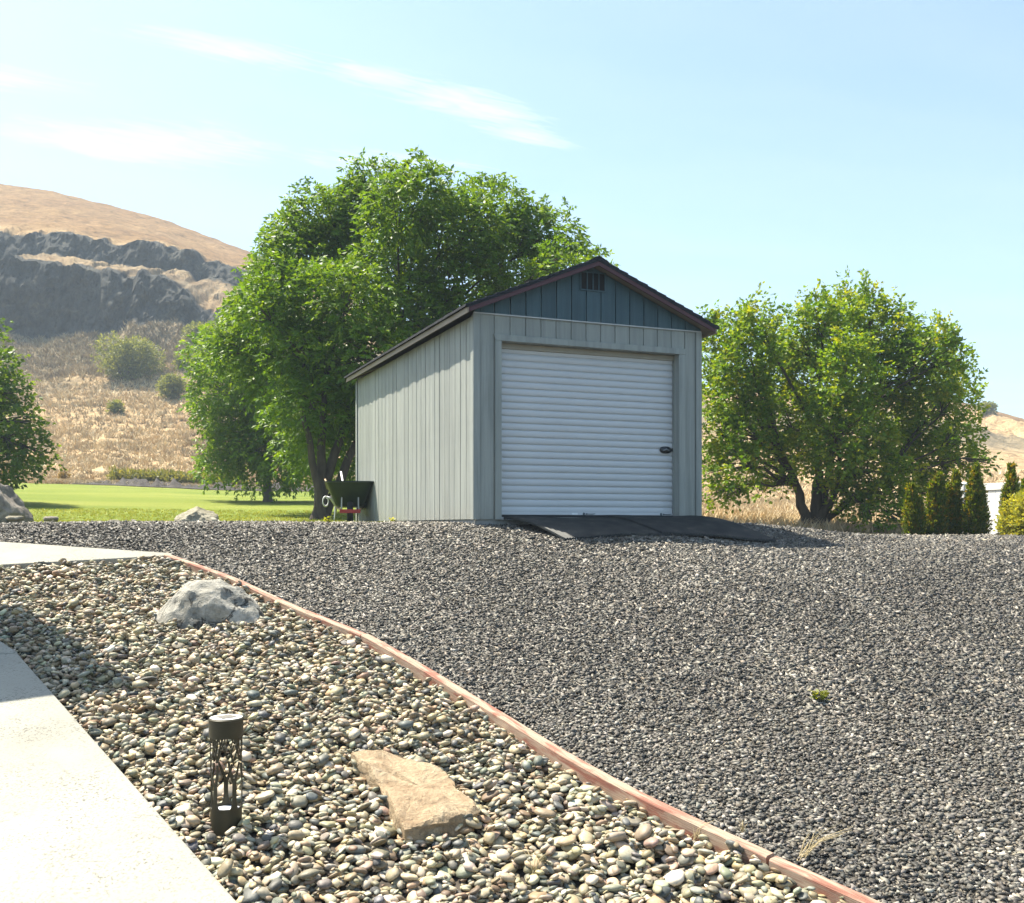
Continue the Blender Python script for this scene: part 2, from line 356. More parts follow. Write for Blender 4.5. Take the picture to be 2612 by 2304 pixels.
def mat_hill():
    m, nt, b, N, L = new_mat('dry_hillside'); tc = N('ShaderNodeTexCoord'); v = tc.outputs['Object']
    at = N('ShaderNodeAttribute'); at.attribute_name = 'Col'; sp = N('ShaderNodeSeparateColor'); L(at.outputs['Color'], sp.inputs[0])
    n1 = noise_node(N, L, v, 0.06, 6, 0.62, 0.5); n2 = noise_node(N, L, v, 0.5, 6, 0.7, 0.6); n3 = noise_node(N, L, v, 2.2, 5, 0.7)
    gr = ramp(N, L, n1, [(0.30, (0.38, 0.26, 0.145)), (0.52, (0.52, 0.38, 0.215)), (0.72, (0.60, 0.46, 0.28))])
    gr = mixc(N, L, 1.0, gr, ramp(N, L, n2, [(0.32, (0.45, 0.42, 0.38)), (0.46, (0.85, 0.83, 0.8)), (0.66, (1.2, 1.2, 1.18))]), 'MULTIPLY')
    gr = mixc(N, L, 0.7, gr, ramp(N, L, n3, [(0.35, (0.6, 0.55, 0.5)), (0.6, (1.1, 1.1, 1.1))]), 'MULTIPLY')
    up = mixc(N, L, sp.outputs[1], gr, mixc(N, L, 1.0, gr, (0.56, 0.48, 0.385), 'MULTIPLY'))        # redder grass on the crown of the hill
    scrub = ramp(N, L, n2, [(0.35, (0.09, 0.09, 0.065)), (0.65, (0.22, 0.18, 0.115))])
    g2 = mixc(N, L, sp.outputs[2], up, scrub)
    rk = ramp(N, L, n2, [(0.3, (0.040, 0.041, 0.041)), (0.55, (0.075, 0.074, 0.068)), (0.75, (0.15, 0.135, 0.095))])
    rk = mixc(N, L, 0.8, rk, ramp(N, L, noise_node(N, L, v, 0.7, 6, 0.7, 0.5, (1, 1, 0.5)), [(0.35, (0.45, 0.45, 0.45)), (0.65, (1.35, 1.35, 1.3))]), 'MULTIPLY')
    mr = N('ShaderNodeMapRange'); mr.inputs['From Min'].default_value = 0.35; mr.inputs['From Max'].default_value = 0.65
    ad = N('ShaderNodeMath'); ad.operation = 'MULTIPLY_ADD'; L(n2, ad.inputs[0]); ad.inputs[1].default_value = 0.5
    sb = N('ShaderNodeMath'); sb.operation = 'SUBTRACT'; L(sp.outputs[0], sb.inputs[0]); sb.inputs[1].default_value = 0.25; L(sb.outputs[0], ad.inputs[2])
    L(ad.outputs[0], mr.inputs['Value'])
    L(mixc(N, L, mr.outputs[0], g2, rk), b.inputs['Base Color'])
    b.inputs['Roughness'].default_value = 0.95; b.inputs['Specular IOR Level'].default_value = 0.1
    h = N('ShaderNodeMath'); h.operation = 'MULTIPLY_ADD'; L(n2, h.inputs[0]); h.inputs[1].default_value = 2.0; L(n3, h.inputs[2])
    bump(N, L, b, h.outputs[0], 0.8, 0.5)
    return m
M['hill'] = mat_hill()
xs = np.concatenate([np.linspace(-900, -60, 30)[:-1], np.linspace(-60, 760, 260)[:-1], np.linspace(760, 1750, 60)[:-1], np.linspace(1750, 2700, 130)[:-1], np.linspace(2700, 3600, 25)])
ts = np.concatenate([np.linspace(0,1,6)[:-1], np.linspace(1,2,16)[:-1], np.linspace(2,3,8)[:-1], np.linspace(3,4,26)[:-1], np.linspace(4,5,26)[:-1],
                     np.linspace(5,6,12)[:-1], np.linspace(6,7,34)[:-1], np.linspace(7,8,14)[:-1], np.linspace(8,9,24)[:-1], np.linspace(9,10,24)[:-1], np.linspace(10,11,24)[:-1], np.linspace(11,12,8)])
TT, XX = np.meshgrid(ts, xs, indexing='ij'); X, Y, Z = terr(XX, TT)
cliffy = 1 - sstep(620, 1000, XX)
rock = np.interp(TT, [0,5.8,6.0,7.02,7.12,7.9,8.0,9.03,9.10,12], [0,0.15,1,1,0.42,0.45,1,1,0.0,0]) * cliffy
rock = np.clip(rock + 0.4*np.clip(fbm(X*0.08, Z*0.1+3, 3), 0, 1)*sstep(4.3, 5, TT)*(1-sstep(6, 9, TT))*cliffy, 0, 1)
crown = sstep(8.8, 9.4, TT)
scrub = np.clip(0.75*sstep(4.75, 5.1, TT)*(1-sstep(5.9, 6.0, TT)) + 0.55*np.clip(fbm(X*0.07+2, Y*0.05, 3)*2.2, 0, 1)*sstep(4.2, 4.6, TT)*(1-sstep(5, 5.2, TT)), 0, 1)
o = link(bpy.data.objects.new('hillside', np_mesh('hillside', np.stack([X, Y, Z], -1).reshape(-1, 3), grid_faces(len(ts), len(xs)), M['hill'],
     np.stack([rock, crown, scrub], -1).reshape(-1, 3), True)))
mk = (rock.reshape(-1)[grid_faces(len(ts), len(xs))].mean(1) < 0.45); o.data.polygons.foreach_set('use_smooth', mk); o.data.update()
tag(o, 'dry golden hillside with dark basalt cliff bands behind the lawn', 'hill', kind='structure')

# lawn sheet
def mat_lawn():
    m, nt, b, N, L = new_mat('mown_lawn'); tc = N('ShaderNodeTexCoord'); v = tc.outputs['Object']
    n1 = noise_node(N, L, v, 0.25, 5, 0.6, 0.3, (0.5, 1.4, 1)); n2 = noise_node(N, L, v, 18, 5, 0.7)
    c = ramp(N, L, n1, [(0.3, (0.115, 0.165, 0.020)), (0.5, (0.175, 0.215, 0.030)), (0.7, (0.235, 0.255, 0.05))])
    c = mixc(N, L, 0.8, c, ramp(N, L, n2, [(0.3, (0.7, 0.75, 0.6)), (0.7, (1.15, 1.12, 1.1))]), 'MULTIPLY')
    L(c, b.inputs['Base Color']); b.inputs['Roughness'].default_value = 0.9; b.inputs['Specular IOR Level'].default_value = 0.15
    bump(N, L, b, noise_node(N, L, v, 35, 4, 0.7), 0.8, 0.05)
    return m
M['lawn'] = mat_lawn()
xl = np.linspace(-900, 1560, 120); tl = np.concatenate([np.linspace(0.2, 1, 8)[:-1], np.linspace(1, 1.985, 24)])
TT, XX = np.meshgrid(tl, xl, indexing='ij')
TT = np.where(TT > 1.9, TT + 0.03*fbm(XX*0.01, TT*0+2, 3), TT)
X, Y, Z = terr(XX, TT)
o = link(bpy.data.objects.new('lawn', np_mesh('lawn', np.stack([X, Y, Z+0.03], -1).reshape(-1, 3), grid_faces(len(tl), len(xl)), M['lawn'], None, True)))
tag(o, 'smooth mown green lawn behind the gravel yard', 'lawn', kind='structure')
def lawn_grass():
    rng = np.random.default_rng(77); n = 9000; xp = -120+1150*rng.random(n); d = 15.0+10*rng.random(n)**1.6
    X, Y, Z = terr_at(xp, d); B = 5; a = rng.random((n, B))*6.283; r = rng.random((n, B))*0.06; l = rng.uniform(0.02, 0.05, (n, B)); w = 0.006*(Y/16)[:, None]
    bx = X[:, None]+r*np.cos(a); by = Y[:, None]+r*np.sin(a); bz = np.repeat(Z[:, None]+0.025, B, 1); ln = rng.normal(0, 0.4, (n, B, 2)); wa = rng.random((n, B))*3.14
    V = np.stack([np.stack([bx-np.cos(wa)*w, by-np.sin(wa)*w, bz], -1), np.stack([bx+np.cos(wa)*w, by+np.sin(wa)*w, bz], -1), np.stack([bx+ln[..., 0]*l, by+ln[..., 1]*l, bz+l], -1)], 2).reshape(-1, 3)
    c = np.array([(0.20,0.25,0.035),(0.25,0.29,0.045),(0.30,0.31,0.075)])[rng.integers(0, 3, n)]
    o = link(bpy.data.objects.new('lawn_grass', np_mesh('lawn_grass', V, np.arange(len(V)).reshape(-1, 3), mat_leaf('lawn_blades', (1, 1, 1), 0.3), np.repeat(c, B*3, 0))))
    tag(o, 'short grass blades along the near edge of the lawn', 'grass', kind='stuff')
lawn_grass()
# dark rock border at the far side of the lawn
M['border'] = mat_plain('dark_border_rock', (0.055, 0.048, 0.042), 0.95, 0.2, 0, 0.6, 3, 0.06, 6)
tb = np.linspace(2.0, 2.45, 6); xb = np.linspace(180, 1500, 260)
TT, XX = np.meshgrid(tb, xb, indexing='ij'); X, Y, Z = terr(XX, TT)
Z = Z + 0.05 + 0.38*np.sin(np.linspace(0, math.pi, 6))[:, None]*(0.6+1.2*fbm(XX*0.07, TT*3, 3))*sstep(180, 330, XX)
o = link(bpy.data.objects.new('rock_border', np_mesh('rock_border', np.stack([X, Y, Z], -1).reshape(-1, 3), grid_faces(6, len(xb)), M['border'], None, False)))
tag(o, 'dark rock border along the far edge of the lawn', 'border', kind='structure')

# gravel yard sheet
def mat_gravel():
    m, nt, b, N, L = new_mat('crushed_gravel_ground'); tc = N('ShaderNodeTexCoord'); v = tc.outputs['Object']
    vo = N('ShaderNodeTexVoronoi'); vo.inputs['Scale'].default_value = 58; L(v, vo.inputs['Vector'])
    n1 = noise_node(N, L, v, 0.6, 4); sepc = N('ShaderNodeSeparateColor'); L(vo.outputs['Color'], sepc.inputs[0])
    c = ramp(N, L, sepc.outputs[0], [(0.0, (0.036, 0.033, 0.028)), (0.45, (0.070, 0.064, 0.055)), (0.8, (0.11, 0.10, 0.084)), (1.0, (0.20, 0.18, 0.145))])
    c = mixc(N, L, 0.6, c, ramp(N, L, n1, [(0.3, (0.75, 0.75, 0.75)), (0.7, (1.15, 1.12, 1.08))]), 'MULTIPLY')
    L(c, b.inputs['Base Color']); b.inputs['Roughness'].default_value = 0.9; b.inputs['Specular IOR Level'].default_value = 0.2
    bump(N, L, b, vo.outputs['Distance'], 1.0, 0.02).invert = True
    return m
M['gravel'] = mat_gravel()
gx = np.arange(-11, 13.01, 0.125); gy = np.concatenate([np.arange(1.5, 18.2, 0.125)])
GY, GX = np.meshgrid(gy, gx, indexing='ij'); GZ = yard(GX, GY) - 0.012
GZ = np.where(in_left(GX, GY), GZ - 0.16, GZ)
GZ = GZ - 0.12*np.clip(GY-15.5, 0, 9)*(1-sstep(2.2, 3.2, GX)) - 0.06*np.clip(GY-17.2, 0, 9)
gravel_yard = link(bpy.data.objects.new('gravel_yard', np_mesh('gravel_yard', np.stack([GX, GY, GZ], -1).reshape(-1, 3), grid_faces(len(gy), len(gx)), M['gravel'], None, True)))
tag(gravel_yard, 'sloping yard of dark crushed gravel in front of the garage', 'gravel yard', kind='structure')

# ------------------------------------------------------------------ garage
GO = Vector((-0.444, 11.9, 0.093)); GYAW = 0.392
GR = Vector((math.cos(GYAW), math.sin(GYAW), 0)); GB = Vector((-math.sin(GYAW), math.cos(GYAW), 0))
W, D, H = 3.12, 5.78, 2.447
SL = 0.415; OV, GV = 0.14, 0.17
def roof_top(x): return 3.225 - SL*abs(x-W/2)
garage = empty('garage', GO, GYAW)
tag(garage, 'grey sided single garage with dark blue gable and white roll-up door', 'garage')
MB().box(0.02, W-0.02, 0.02, D-0.02, -0.5, -0.012).build('foundation', M['foundation'], garage)
core = MB()
core.box(0.03, W-0.03, D-0.12, D-0.02, -0.012, H+0.02)                         # rear
core.box(0.03, 0.12, 0.2, D-0.12, -0.012, H-0.02); core.box(W-0.12, W-0.03, 0.2, D-0.12, -0.012, H-0.02)
core.box(0.03, 0.34, 0.013, 0.2, -0.012, H+0.3-0.3); core.box(2.795, W-0.03, 0.013, 0.2, -0.012, H)
core.box(0.34, 2.795, 0.013, 0.2, 2.131, H)
core.prism([(0.02, H+0.002), (W-0.02, H+0.002), (W/2, 3.07)], 0.012, 0.1); core.prism([(0.02, H+0.021), (W-0.02, H+0.021), (W/2, 3.07)], D-0.11, D-0.02)
core.build('wall_core', M['siding'], garage)
grooves = [0.065] + [0.25+0.2032*k for k in range(14)] + [3.055]
GAP = 0.006
for a, b in zip(grooves[:-1], grooves[1:]):
    z0 = 2.206 if 0.24 < a < 2.88 else 0.0
    MB().box(a+GAP, b-GAP, 0.0, 0.013, z0, H-0.014).build('siding_board', M['siding'], garage, bevel=0.0025)
    # gable board above, cut to the roof slope
    za, zb = roof_top(a+GAP)-0.10, roof_top(b-GAP)-0.10
    pts = [(a+GAP, H+0.002), (b-GAP, H+0.002), (b-GAP, zb)] + ([(W/2, roof_top(W/2)-0.10)] if a < W/2 < b else []) + [(a+GAP, za)]
    if za > H or zb > H:
        MB().prism([(p, max(q, H+0.004)) for p, q in pts], -0.014, 0.011).build('gable_board', M['gable'], garage, bevel=0.0025)
MB().prism([(0.0, H+0.002), (0.067, H+0.002), (0.067, roof_top(0.067)-0.1), (0.0, roof_top(0)-0.1)], -0.014, 0.011).build('gable_board', M['gable'], garage)
MB().prism([(W-0.067, H+0.002), (W, H+0.002), (W, roof_top(0)-0.1), (W-0.067, roof_top(0.067)-0.1)], -0.014, 0.011).build('gable_board', M['gable'], garage)
MB().box(-0.012, W+0.012, -0.021, 0.012, H-0.013, H+0.001).build('drip_flashing', M['flash'], garage)
for x0, x1 in ((-0.021, 0.064), (W-0.064, W+0.021)):
    MB().box(x0, x1, -0.02, 0.0125, -0.004, H-0.0135).build('corner_trim', M['trim'], garage, bevel=0.004)
side_tr = MB().box(-0.0205, -0.0005, 0.0127, 0.085, -0.004, H-0.05).build('corner_trim', M['trim'], garage, bevel=0.004)
MB().box(-0.0205, -0.0005, D-0.06, D+0.02, -0.004, H-0.05).build('corner_trim', M['trim'], garage, bevel=0.004)
MB().box(W+0.0005, W+0.0205, 0.0127, 0.085, -0.004, H-0.05).build('corner_trim', M['trim'], garage, bevel=0.004)
# side boards
sg = [0.087] + [0.087+0.2032*k for k in range(1, 28)] + [D-0.062]
bm_side = MB().box(0, 0.0125, 0, 0.2032-2*GAP, 0, H-0.03).mesh('side_board', M['siding'])
for a, b in zip(sg[:-1], sg[1:]):
    if b-a > 0.19: me = bm_side
    else: me = MB().box(0, 0.0125, 0, b-a-2*GAP, 0, H-0.03).mesh('side_board', M['siding'])
    for xx in (0.0, W-0.0125):
        o = link(bpy.data.objects.new('siding_board', me), garage); o.location = (xx + random.uniform(-0.0012, 0.0012), a+GAP, 0); o.rotation_euler = (0, 0, math.radians(random.uniform(-0.6, 0.6)))
        bv = o.modifiers.new('bevel', 'BEVEL'); bv.width = 0.003; bv.segments = 2
MB().box(0.0, W, D-0.0195, D, 0, H+0.02).build('rear_siding', M['siding'], garage)
# door surround
MB().box(0.258, 0.339, -0.024, 0.125, -0.004, 2.129).build('door_jamb', M['trim'], garage, bevel=0.004)
MB().box(2.796, 2.888, -0.024, 0.125, -0.004, 2.129).build('door_jamb', M['trim'], garage, bevel=0.004)
MB().prism([(0.262, 2.13), (2.886, 2.13), (2.886, 2.205), (0.236, 2.205)], -0.026, 0.12).build('door_header', M['trim'], garage, bevel=0.004)
# roll-up door: curtain of rolled slats
door = MB().box(0.330, 2.805, 0.150, 0.162, 0.05, 2.12).build('roll_up_door', M['door'], garage)
PIT, NS = 0.0855, 24
prof = [(0.004, 0.0), (0.004, 0.004), (-0.012, 0.0105), (-0.0165, 0.018), (-0.0195, 0.034), (-0.0205, 0.048), (-0.0190, 0.062), (-0.0155, 0.074), (-0.011, 0.0805), (0.004, PIT)]
sl = MB(); n = len(prof)
sl.v = [(0.3405, y, z) for y, z in prof] + [(2.7945, y, z) for y, z in prof]
sl.f = [(i, i+n, i+n+1, i+1) for i in range(n-1)]
me_slat = sl.mesh('slat', M['door'], True)
for k in range(NS):
    o = link(bpy.data.objects.new('slat', me_slat), door); o.location = (0, 0.148, 0.072+k*PIT*0.985)
MB().box(0.341, 2.794, 0.112, 0.146, 0.030, 0.058).build('bottom_seal', M['black'], door)
MB().box(0.341, 2.794, 0.118, 0.140, 0.0585, 0.088).build('bottom_bar', M['door'], door, bevel=0.003)
MB().box(0.341, 2.794, 0.105, 0.14, 2.062, 2.128).build('curtain_hood', M['hood'], door, bevel=0.003)
MB().box(0.325, 0.352, 0.10, 0.146, 0.03, 2.06).build('guide_rail', M['trim'], door); MB().box(2.783, 2.8, 0.10, 0.146, 0.03, 2.06).build('guide_rail', M['trim'], door)
MB().box(0.345, 2.79, 0.0, 0.16, -0.004, 0.026).build('threshold', M['flash'], garage)
# latch: oval black plate with a slide bolt, near the right jamb
lt = MB(); nn = 24; lv = []
for r, yy in ((1.0, 0.0), (1.0, -0.010), (0.8, -0.020), (0.35, -0.026)):
    for j in range(nn):
        t = 2*math.pi*j/nn; c, s_ = math.cos(t), math.sin(t)
        lv.append((2.68 + 0.088*r*math.copysign(abs(c)**0.8, c), 0.126+yy, 0.905 + 0.046*r*s_))
lt.v = lv; lt.f = [(i*nn+j, i*nn+(j+1)%nn, (i+1)*nn+(j+1)%nn, (i+1)*nn+j) for i in range(3) for j in range(nn)] + [tuple(3*nn+j for j in range(nn))]
latch = lt.build('latch', M['latch'], door, True)
MB().box(2.74, 2.795, 0.104, 0.124, 0.887, 0.927).build('bolt', M['latch'], latch)
MB().tube([(2.63, 0.098, 0.895), (2.68, 0.090, 0.915), (2.72, 0.098, 0.90)], 0.008, 8).build('handle', mat_plain('worn_steel', (0.25, 0.27, 0.28), 0.35, 0.5, 0.6), latch)
# stickers and printed marks on the bottom bar
MB().box(1.335, 1.415, 0.1165, 0.1175, 0.060, 0.084).build('sticker', M['sticker'], door)
for xm in (1.50, 2.61):
    k = MB(); k.lathe([(0.0005, 0), (0.016, 0)], 16)
    k.v = [(xm+x, 0.1165, 0.073+y) for x, y, z in k.v]
    pts = [(xm+0.024, 0.062), (xm+0.06, 0.066), (xm+0.12, 0.065), (xm+0.158, 0.071), (xm+0.156, 0.079), (xm+0.118, 0.075), (xm+0.06, 0.076), (xm+0.024, 0.083)]
    q = len(k.v); k.v += [(x, 0.1165, z) for x, z in pts]; k.f.append(tuple(q+i for i in range(8)))
    k.build('printed_mark', M['ink'], door)
# gable vent
vent = MB().box(1.384, 1.724, -0.024, -0.0145, 2.835, 3.058)
vent = vent.build('gable_vent', M['dark'], garage)
for x0, x1, z0, z1 in ((1.376,1.392,2.827,3.066),(1.716,1.732,2.827,3.066),(1.3925,1.7155,2.827,2.843),(1.3925,1.7155,3.05,3.066),(1.467,1.479,2.8435,3.0495),(1.548,1.560,2.8435,3.0495),(1.629,1.641,2.8435,3.0495)):
    MB().box(x0, x1, -0.032, -0.0235, z0, z1).build('vent_bar', M['gable'], vent)
# roof
roof = empty('roof', (0, 0, 0)); roof.parent = garage
y0, y1 = -GV, D+GV
for sgn in (-1, 1):
    def P(u, dz): xx = W/2 + sgn*u; return (xx, 3.225 - SL*u + dz)        # u = distance from the ridge
    U = W/2 + OV
    dk = MB().prism([P(0, -0.045), P(U-0.012, -0.045), P(U-0.012, -0.085), P(0, -0.085)], y0+0.022, y1-0.022).build('roof_deck', M['soffit'], roof)
    MB().prism([P(U-0.011, -0.042), P(U+0.008, -0.050), P(U+0.008, -0.118), P(U-0.011, -0.118)], y0, y1).build('fascia', M['fascia'], roof, bevel=0.003)
    for ya, yb in ((y0-0.004, y0+0.02), (y1-0.02, y1+0.004)):
        MB().prism([P(0, -0.060), P(U-0.0115, -0.060), P(U-0.0115, -0.114), P(0, -0.114)], ya, yb).build('rake_board', M['rake'], roof, bevel=0.003)
        MB().prism([P(0, -0.043), P(U+0.012, -0.043), P(U+0.012, -0.0585), P(0, -0.0585)], ya-0.006, yb).build('drip_edge', M['shingle'], roof)
    NC = 13; cw = (U+0.03)/NC
    for c in range(NC):
        ua, ub = c*cw, (c+1)*cw + 0.012
        sh = MB(); ns = 46; ys = np.linspace(y0-0.015, y1+0.015, ns)
        for yy in ys:
            j = random.uniform(-0.008, 0.008)
            for u_, dz in ((ua-0.01 if c else 0, -0.020+0.0), (ub+j, -0.010+random.uniform(0, 0.006)), (ub+j, -0.036), (ua, -0.042)):
                p = P(max(u_, 0), dz); sh.v.append((p[0], yy, p[1]))
        for i in range(ns-1):
            for q in range(4): sh.f.append((i*4+q, i*4+(q+1)%4, (i+1)*4+(q+1)%4, (i+1)*4+q))
        sh.f += [(0,1,2,3), (ns*4-1, ns*4-2, ns*4-3, ns*4-4)]
        sh.build('shingle_course', M['shingle'], roof)
rc = MB().prism([(W/2-0.13, 3.225-SL*0.13-0.004), (W/2, 3.232), (W/2+0.13, 3.225-SL*0.13-0.004), (W/2+0.13, 3.225-SL*0.13-0.016), (W/2, 3.216), (W/2-0.13, 3.225-SL*0.13-0.016)], y0-0.018, y1+0.018).build('ridge_cap', M['shingle'], roof)

# rubber ramp mats before the door
def mat_ribbed():
    m, nt, b, N, L = new_mat('ribbed_rubber'); tc = N('ShaderNodeTexCoord'); v = tc.outputs['UV']
    n1 = noise_node(N, L, tc.outputs['Object'], 5, 4)
    L(ramp(N, L, n1, [(0.35, (0.014, 0.018, 0.021)), (0.6, (0.034, 0.036, 0.036)), (0.75, (0.085, 0.078, 0.066))]), b.inputs['Base Color'])
    b.inputs['Roughness'].default_value = 0.6; b.inputs['Specular IOR Level'].default_value = 0.3
    return m
M['ribbed'] = mat_ribbed()
def gw(x, y, z=0.0): p = GO + GR*x + GB*y; return Vector((p.x, p.y, GO.z+z))
def ramp_mat(la, lb, ra, rb, label, lift):
    """corners: door-left, door-right (local x at door), front-left, front-right world xy"""
    A, Bp = gw(la, -0.03), gw(lb, -0.03); C, Dp = Vector(ra), Vector(rb)
    nu, nv = 120, 40; V = []
    for j in range(nv+1):
        v = j/nv
        for i in range(nu+1):
            u = i/nu; x = (A.x*(1-u)+Bp.x*u)*(1-v) + (C.x*(1-u)+Dp.x*u)*v; y = (A.y*(1-u)+Bp.y*u)*(1-v) + (C.y*(1-u)+Dp.y*u)*v
            g = float(yard(x, y)); z = (GO.z+0.022)*(1-v)**1.3 + (g+0.022)*(1-(1-v)**1.3)
            z = max(z, g+0.022) + lift + (0.010 if (i % 3 == 0) else 0.0) + 0.008*math.sin(7*u+4*v)
            V.append((x, y, z))
    n = len(V); V += [(a, b, c-0.025) for a, b, c in V]; m_ = MB(); m_.v = V; w = nu+1
    for j in range(nv):
        for i in range(nu):
            a = j*w+i; m_.f.append((a, a+w, a+w+1, a+1))
    ring = [i for i in range(w)] + [j*w+nu for j in range(1, nv+1)] + [nv*w+i for i in range(nu-1, -1, -1)] + [j*w for j in range(nv-1, 0, -1)]
    for a, b in zip(ring, ring[1:]+ring[:1]): m_.f.append((a, b, b+n, a+n))
    return tag(m_.build('ramp_mat', M['ribbed']), label, 'mat', 'ribbed rubber ramp mats')
c0 = unp(1440, 1379); rr = GR*1.0
ramp_mat(0.36, 1.62, (c0.x, c0.y), (c0.x+GR.x*1.33, c0.y+GR.y*1.33-0.05), 'black ribbed rubber mat on the left of the ramp, one corner in sun', 0.0)
ramp_mat(1.56, 2.95, (c0.x+GR.x*1.22, c0.y+GR.y*1.22-0.03), (c0.x+GR.x*2.75, c0.y+GR.y*2.75-0.15), 'black ribbed rubber mat on the right of the ramp, wholly in shade', 0.022)

# ------------------------------------------------------------------ concrete walk and pad
def slab(name, poly, label, top, depth, mat):
    """poly: list of (x, y); top(x, y) gives the height; prism with a bevelled rim"""
    bm = bmesh.new(); vt = [bm.verts.new((x, y, top(x, y))) for x, y in poly]; vb = [bm.verts.new((x, y, top(x, y)-depth)) for x, y in poly]
    bm.faces.new(vt); bm.faces.new(vb[::-1]); n = len(poly)
    for i in range(n): bm.faces.new((vt[i], vb[i], vb[(i+1)%n], vt[(i+1)%n]))
    bmesh.ops.recalc_face_normals(bm, faces=bm.faces)
    me = bpy.data.meshes.new(name); bm.to_mesh(me); bm.free(); me.materials.append(mat)
    o = link(bpy.data.objects.new(name, me)); b = o.modifiers.new('bevel', 'BEVEL'); b.width = 0.012; b.segments = 2; b.limit_method = 'ANGLE'; b.angle_limit = math.radians(50)
    tag(o, label, 'path', kind='structure'); return o
wtop = lambda x, y: plane(y) + 0.02
w = [(p.x, p.y) for p in WALK]
j = WALK[2]; jl = (j.x-3.2, j.y-0.55)                     # the cut joint runs off to the left
slab('concrete_walk', [w[0], w[1], (w[2][0], w[2][1]-0.006), (jl[0], jl[1]-0.006), (-6.2, 2.6), (-1.0, 2.6)], 'pale concrete walkway slab in the near left corner', wtop, 0.14, M['concrete'])
slab('concrete_walk', [(w[2][0], w[2][1]+0.006), w[3], w[4], w[5], (w[5][0]-1.6, w[5][1]-0.8), (jl[0], jl[1]+0.006)], 'shaded concrete walkway slab past the cut joint', wtop, 0.14, M['concrete'])
ptop = lambda x, y: plane(y) + 0.004
a, b_, c = PAD; d_, e_, f_ = PADF
slab('concrete_pad', [(a.x+0.02, a.y-0.02), (d_.x+0.02, d_.y+0.02), (e_.x, e_.y), (f_.x, f_.y), (c.x, c.y), (b_.x, b_.y)], 'white concrete pad running off left past the pebble bed', ptop, 0.16, M['concrete'])

# ------------------------------------------------------------------ pebble bed
BEDZ = -0.062
M['bed'] = mat_plain('bed_soil', (0.07, 0.06, 0.05), 0.95, 0.1, 0, 0.4, 12)
ys_ = np.arange(3.4, 10.5, 0.1); V = []
rows = []
for y in ys_:
    x0, x1 = float(walk_x(y))-0.06, float(timber_x(y))+0.02
    rows.append([(x0+(x1-x0)*i/30, y, plane(y)+BEDZ) for i in range(31)])
V = np.array(rows).reshape(-1, 3)
bed = link(bpy.data.objects.new('pebble_bed', np_mesh('pebble_bed', V, grid_faces(len(ys_), 31), M['bed'])))
tag(bed, 'bed of smooth river pebbles between walkway and timber edging', 'pebble bed', kind='structure')

def rot_mats(yaw, tx, ty):
    c, s = np.cos(yaw), np.sin(yaw); n = np.stack([-tx, -ty, np.ones_like(tx)], -1); n /= np.linalg.norm(n, axis=-1, keepdims=True)
    a = np.stack([c, s, np.zeros_like(c)], -1); a -= n*(a*n).sum(-1, keepdims=True); a /= np.linalg.norm(a, axis=-1, keepdims=True)
    b = np.cross(n, a); return np.stack([a, b, n], -1)          # columns
def ico(sub):
    bm = bmesh.new(); bmesh.ops.create_icosphere(bm, subdivisions=sub, radius=1.0)
    v = np.array([x.co[:] for x in bm.verts]); f = np.array([[y.index for y in x.verts] for x in bm.faces]); bm.free(); return v, f
PALETTE = np.array([(0.36,0.31,0.22),(0.30,0.26,0.18),(0.42,0.38,0.29),(0.24,0.21,0.16),(0.27,0.26,0.20),(0.20,0.20,0.165),(0.47,0.43,0.35),(0.33,0.25,0.16),
                    (0.25,0.18,0.125),(0.14,0.14,0.13),(0.37,0.34,0.29),(0.29,0.22,0.175),(0.20,0.215,0.185),(0.10,0.11,0.115),(0.54,0.50,0.42),(0.35,0.29,0.20),(0.31,0.27,0.19),(0.40,0.35,0.26)])
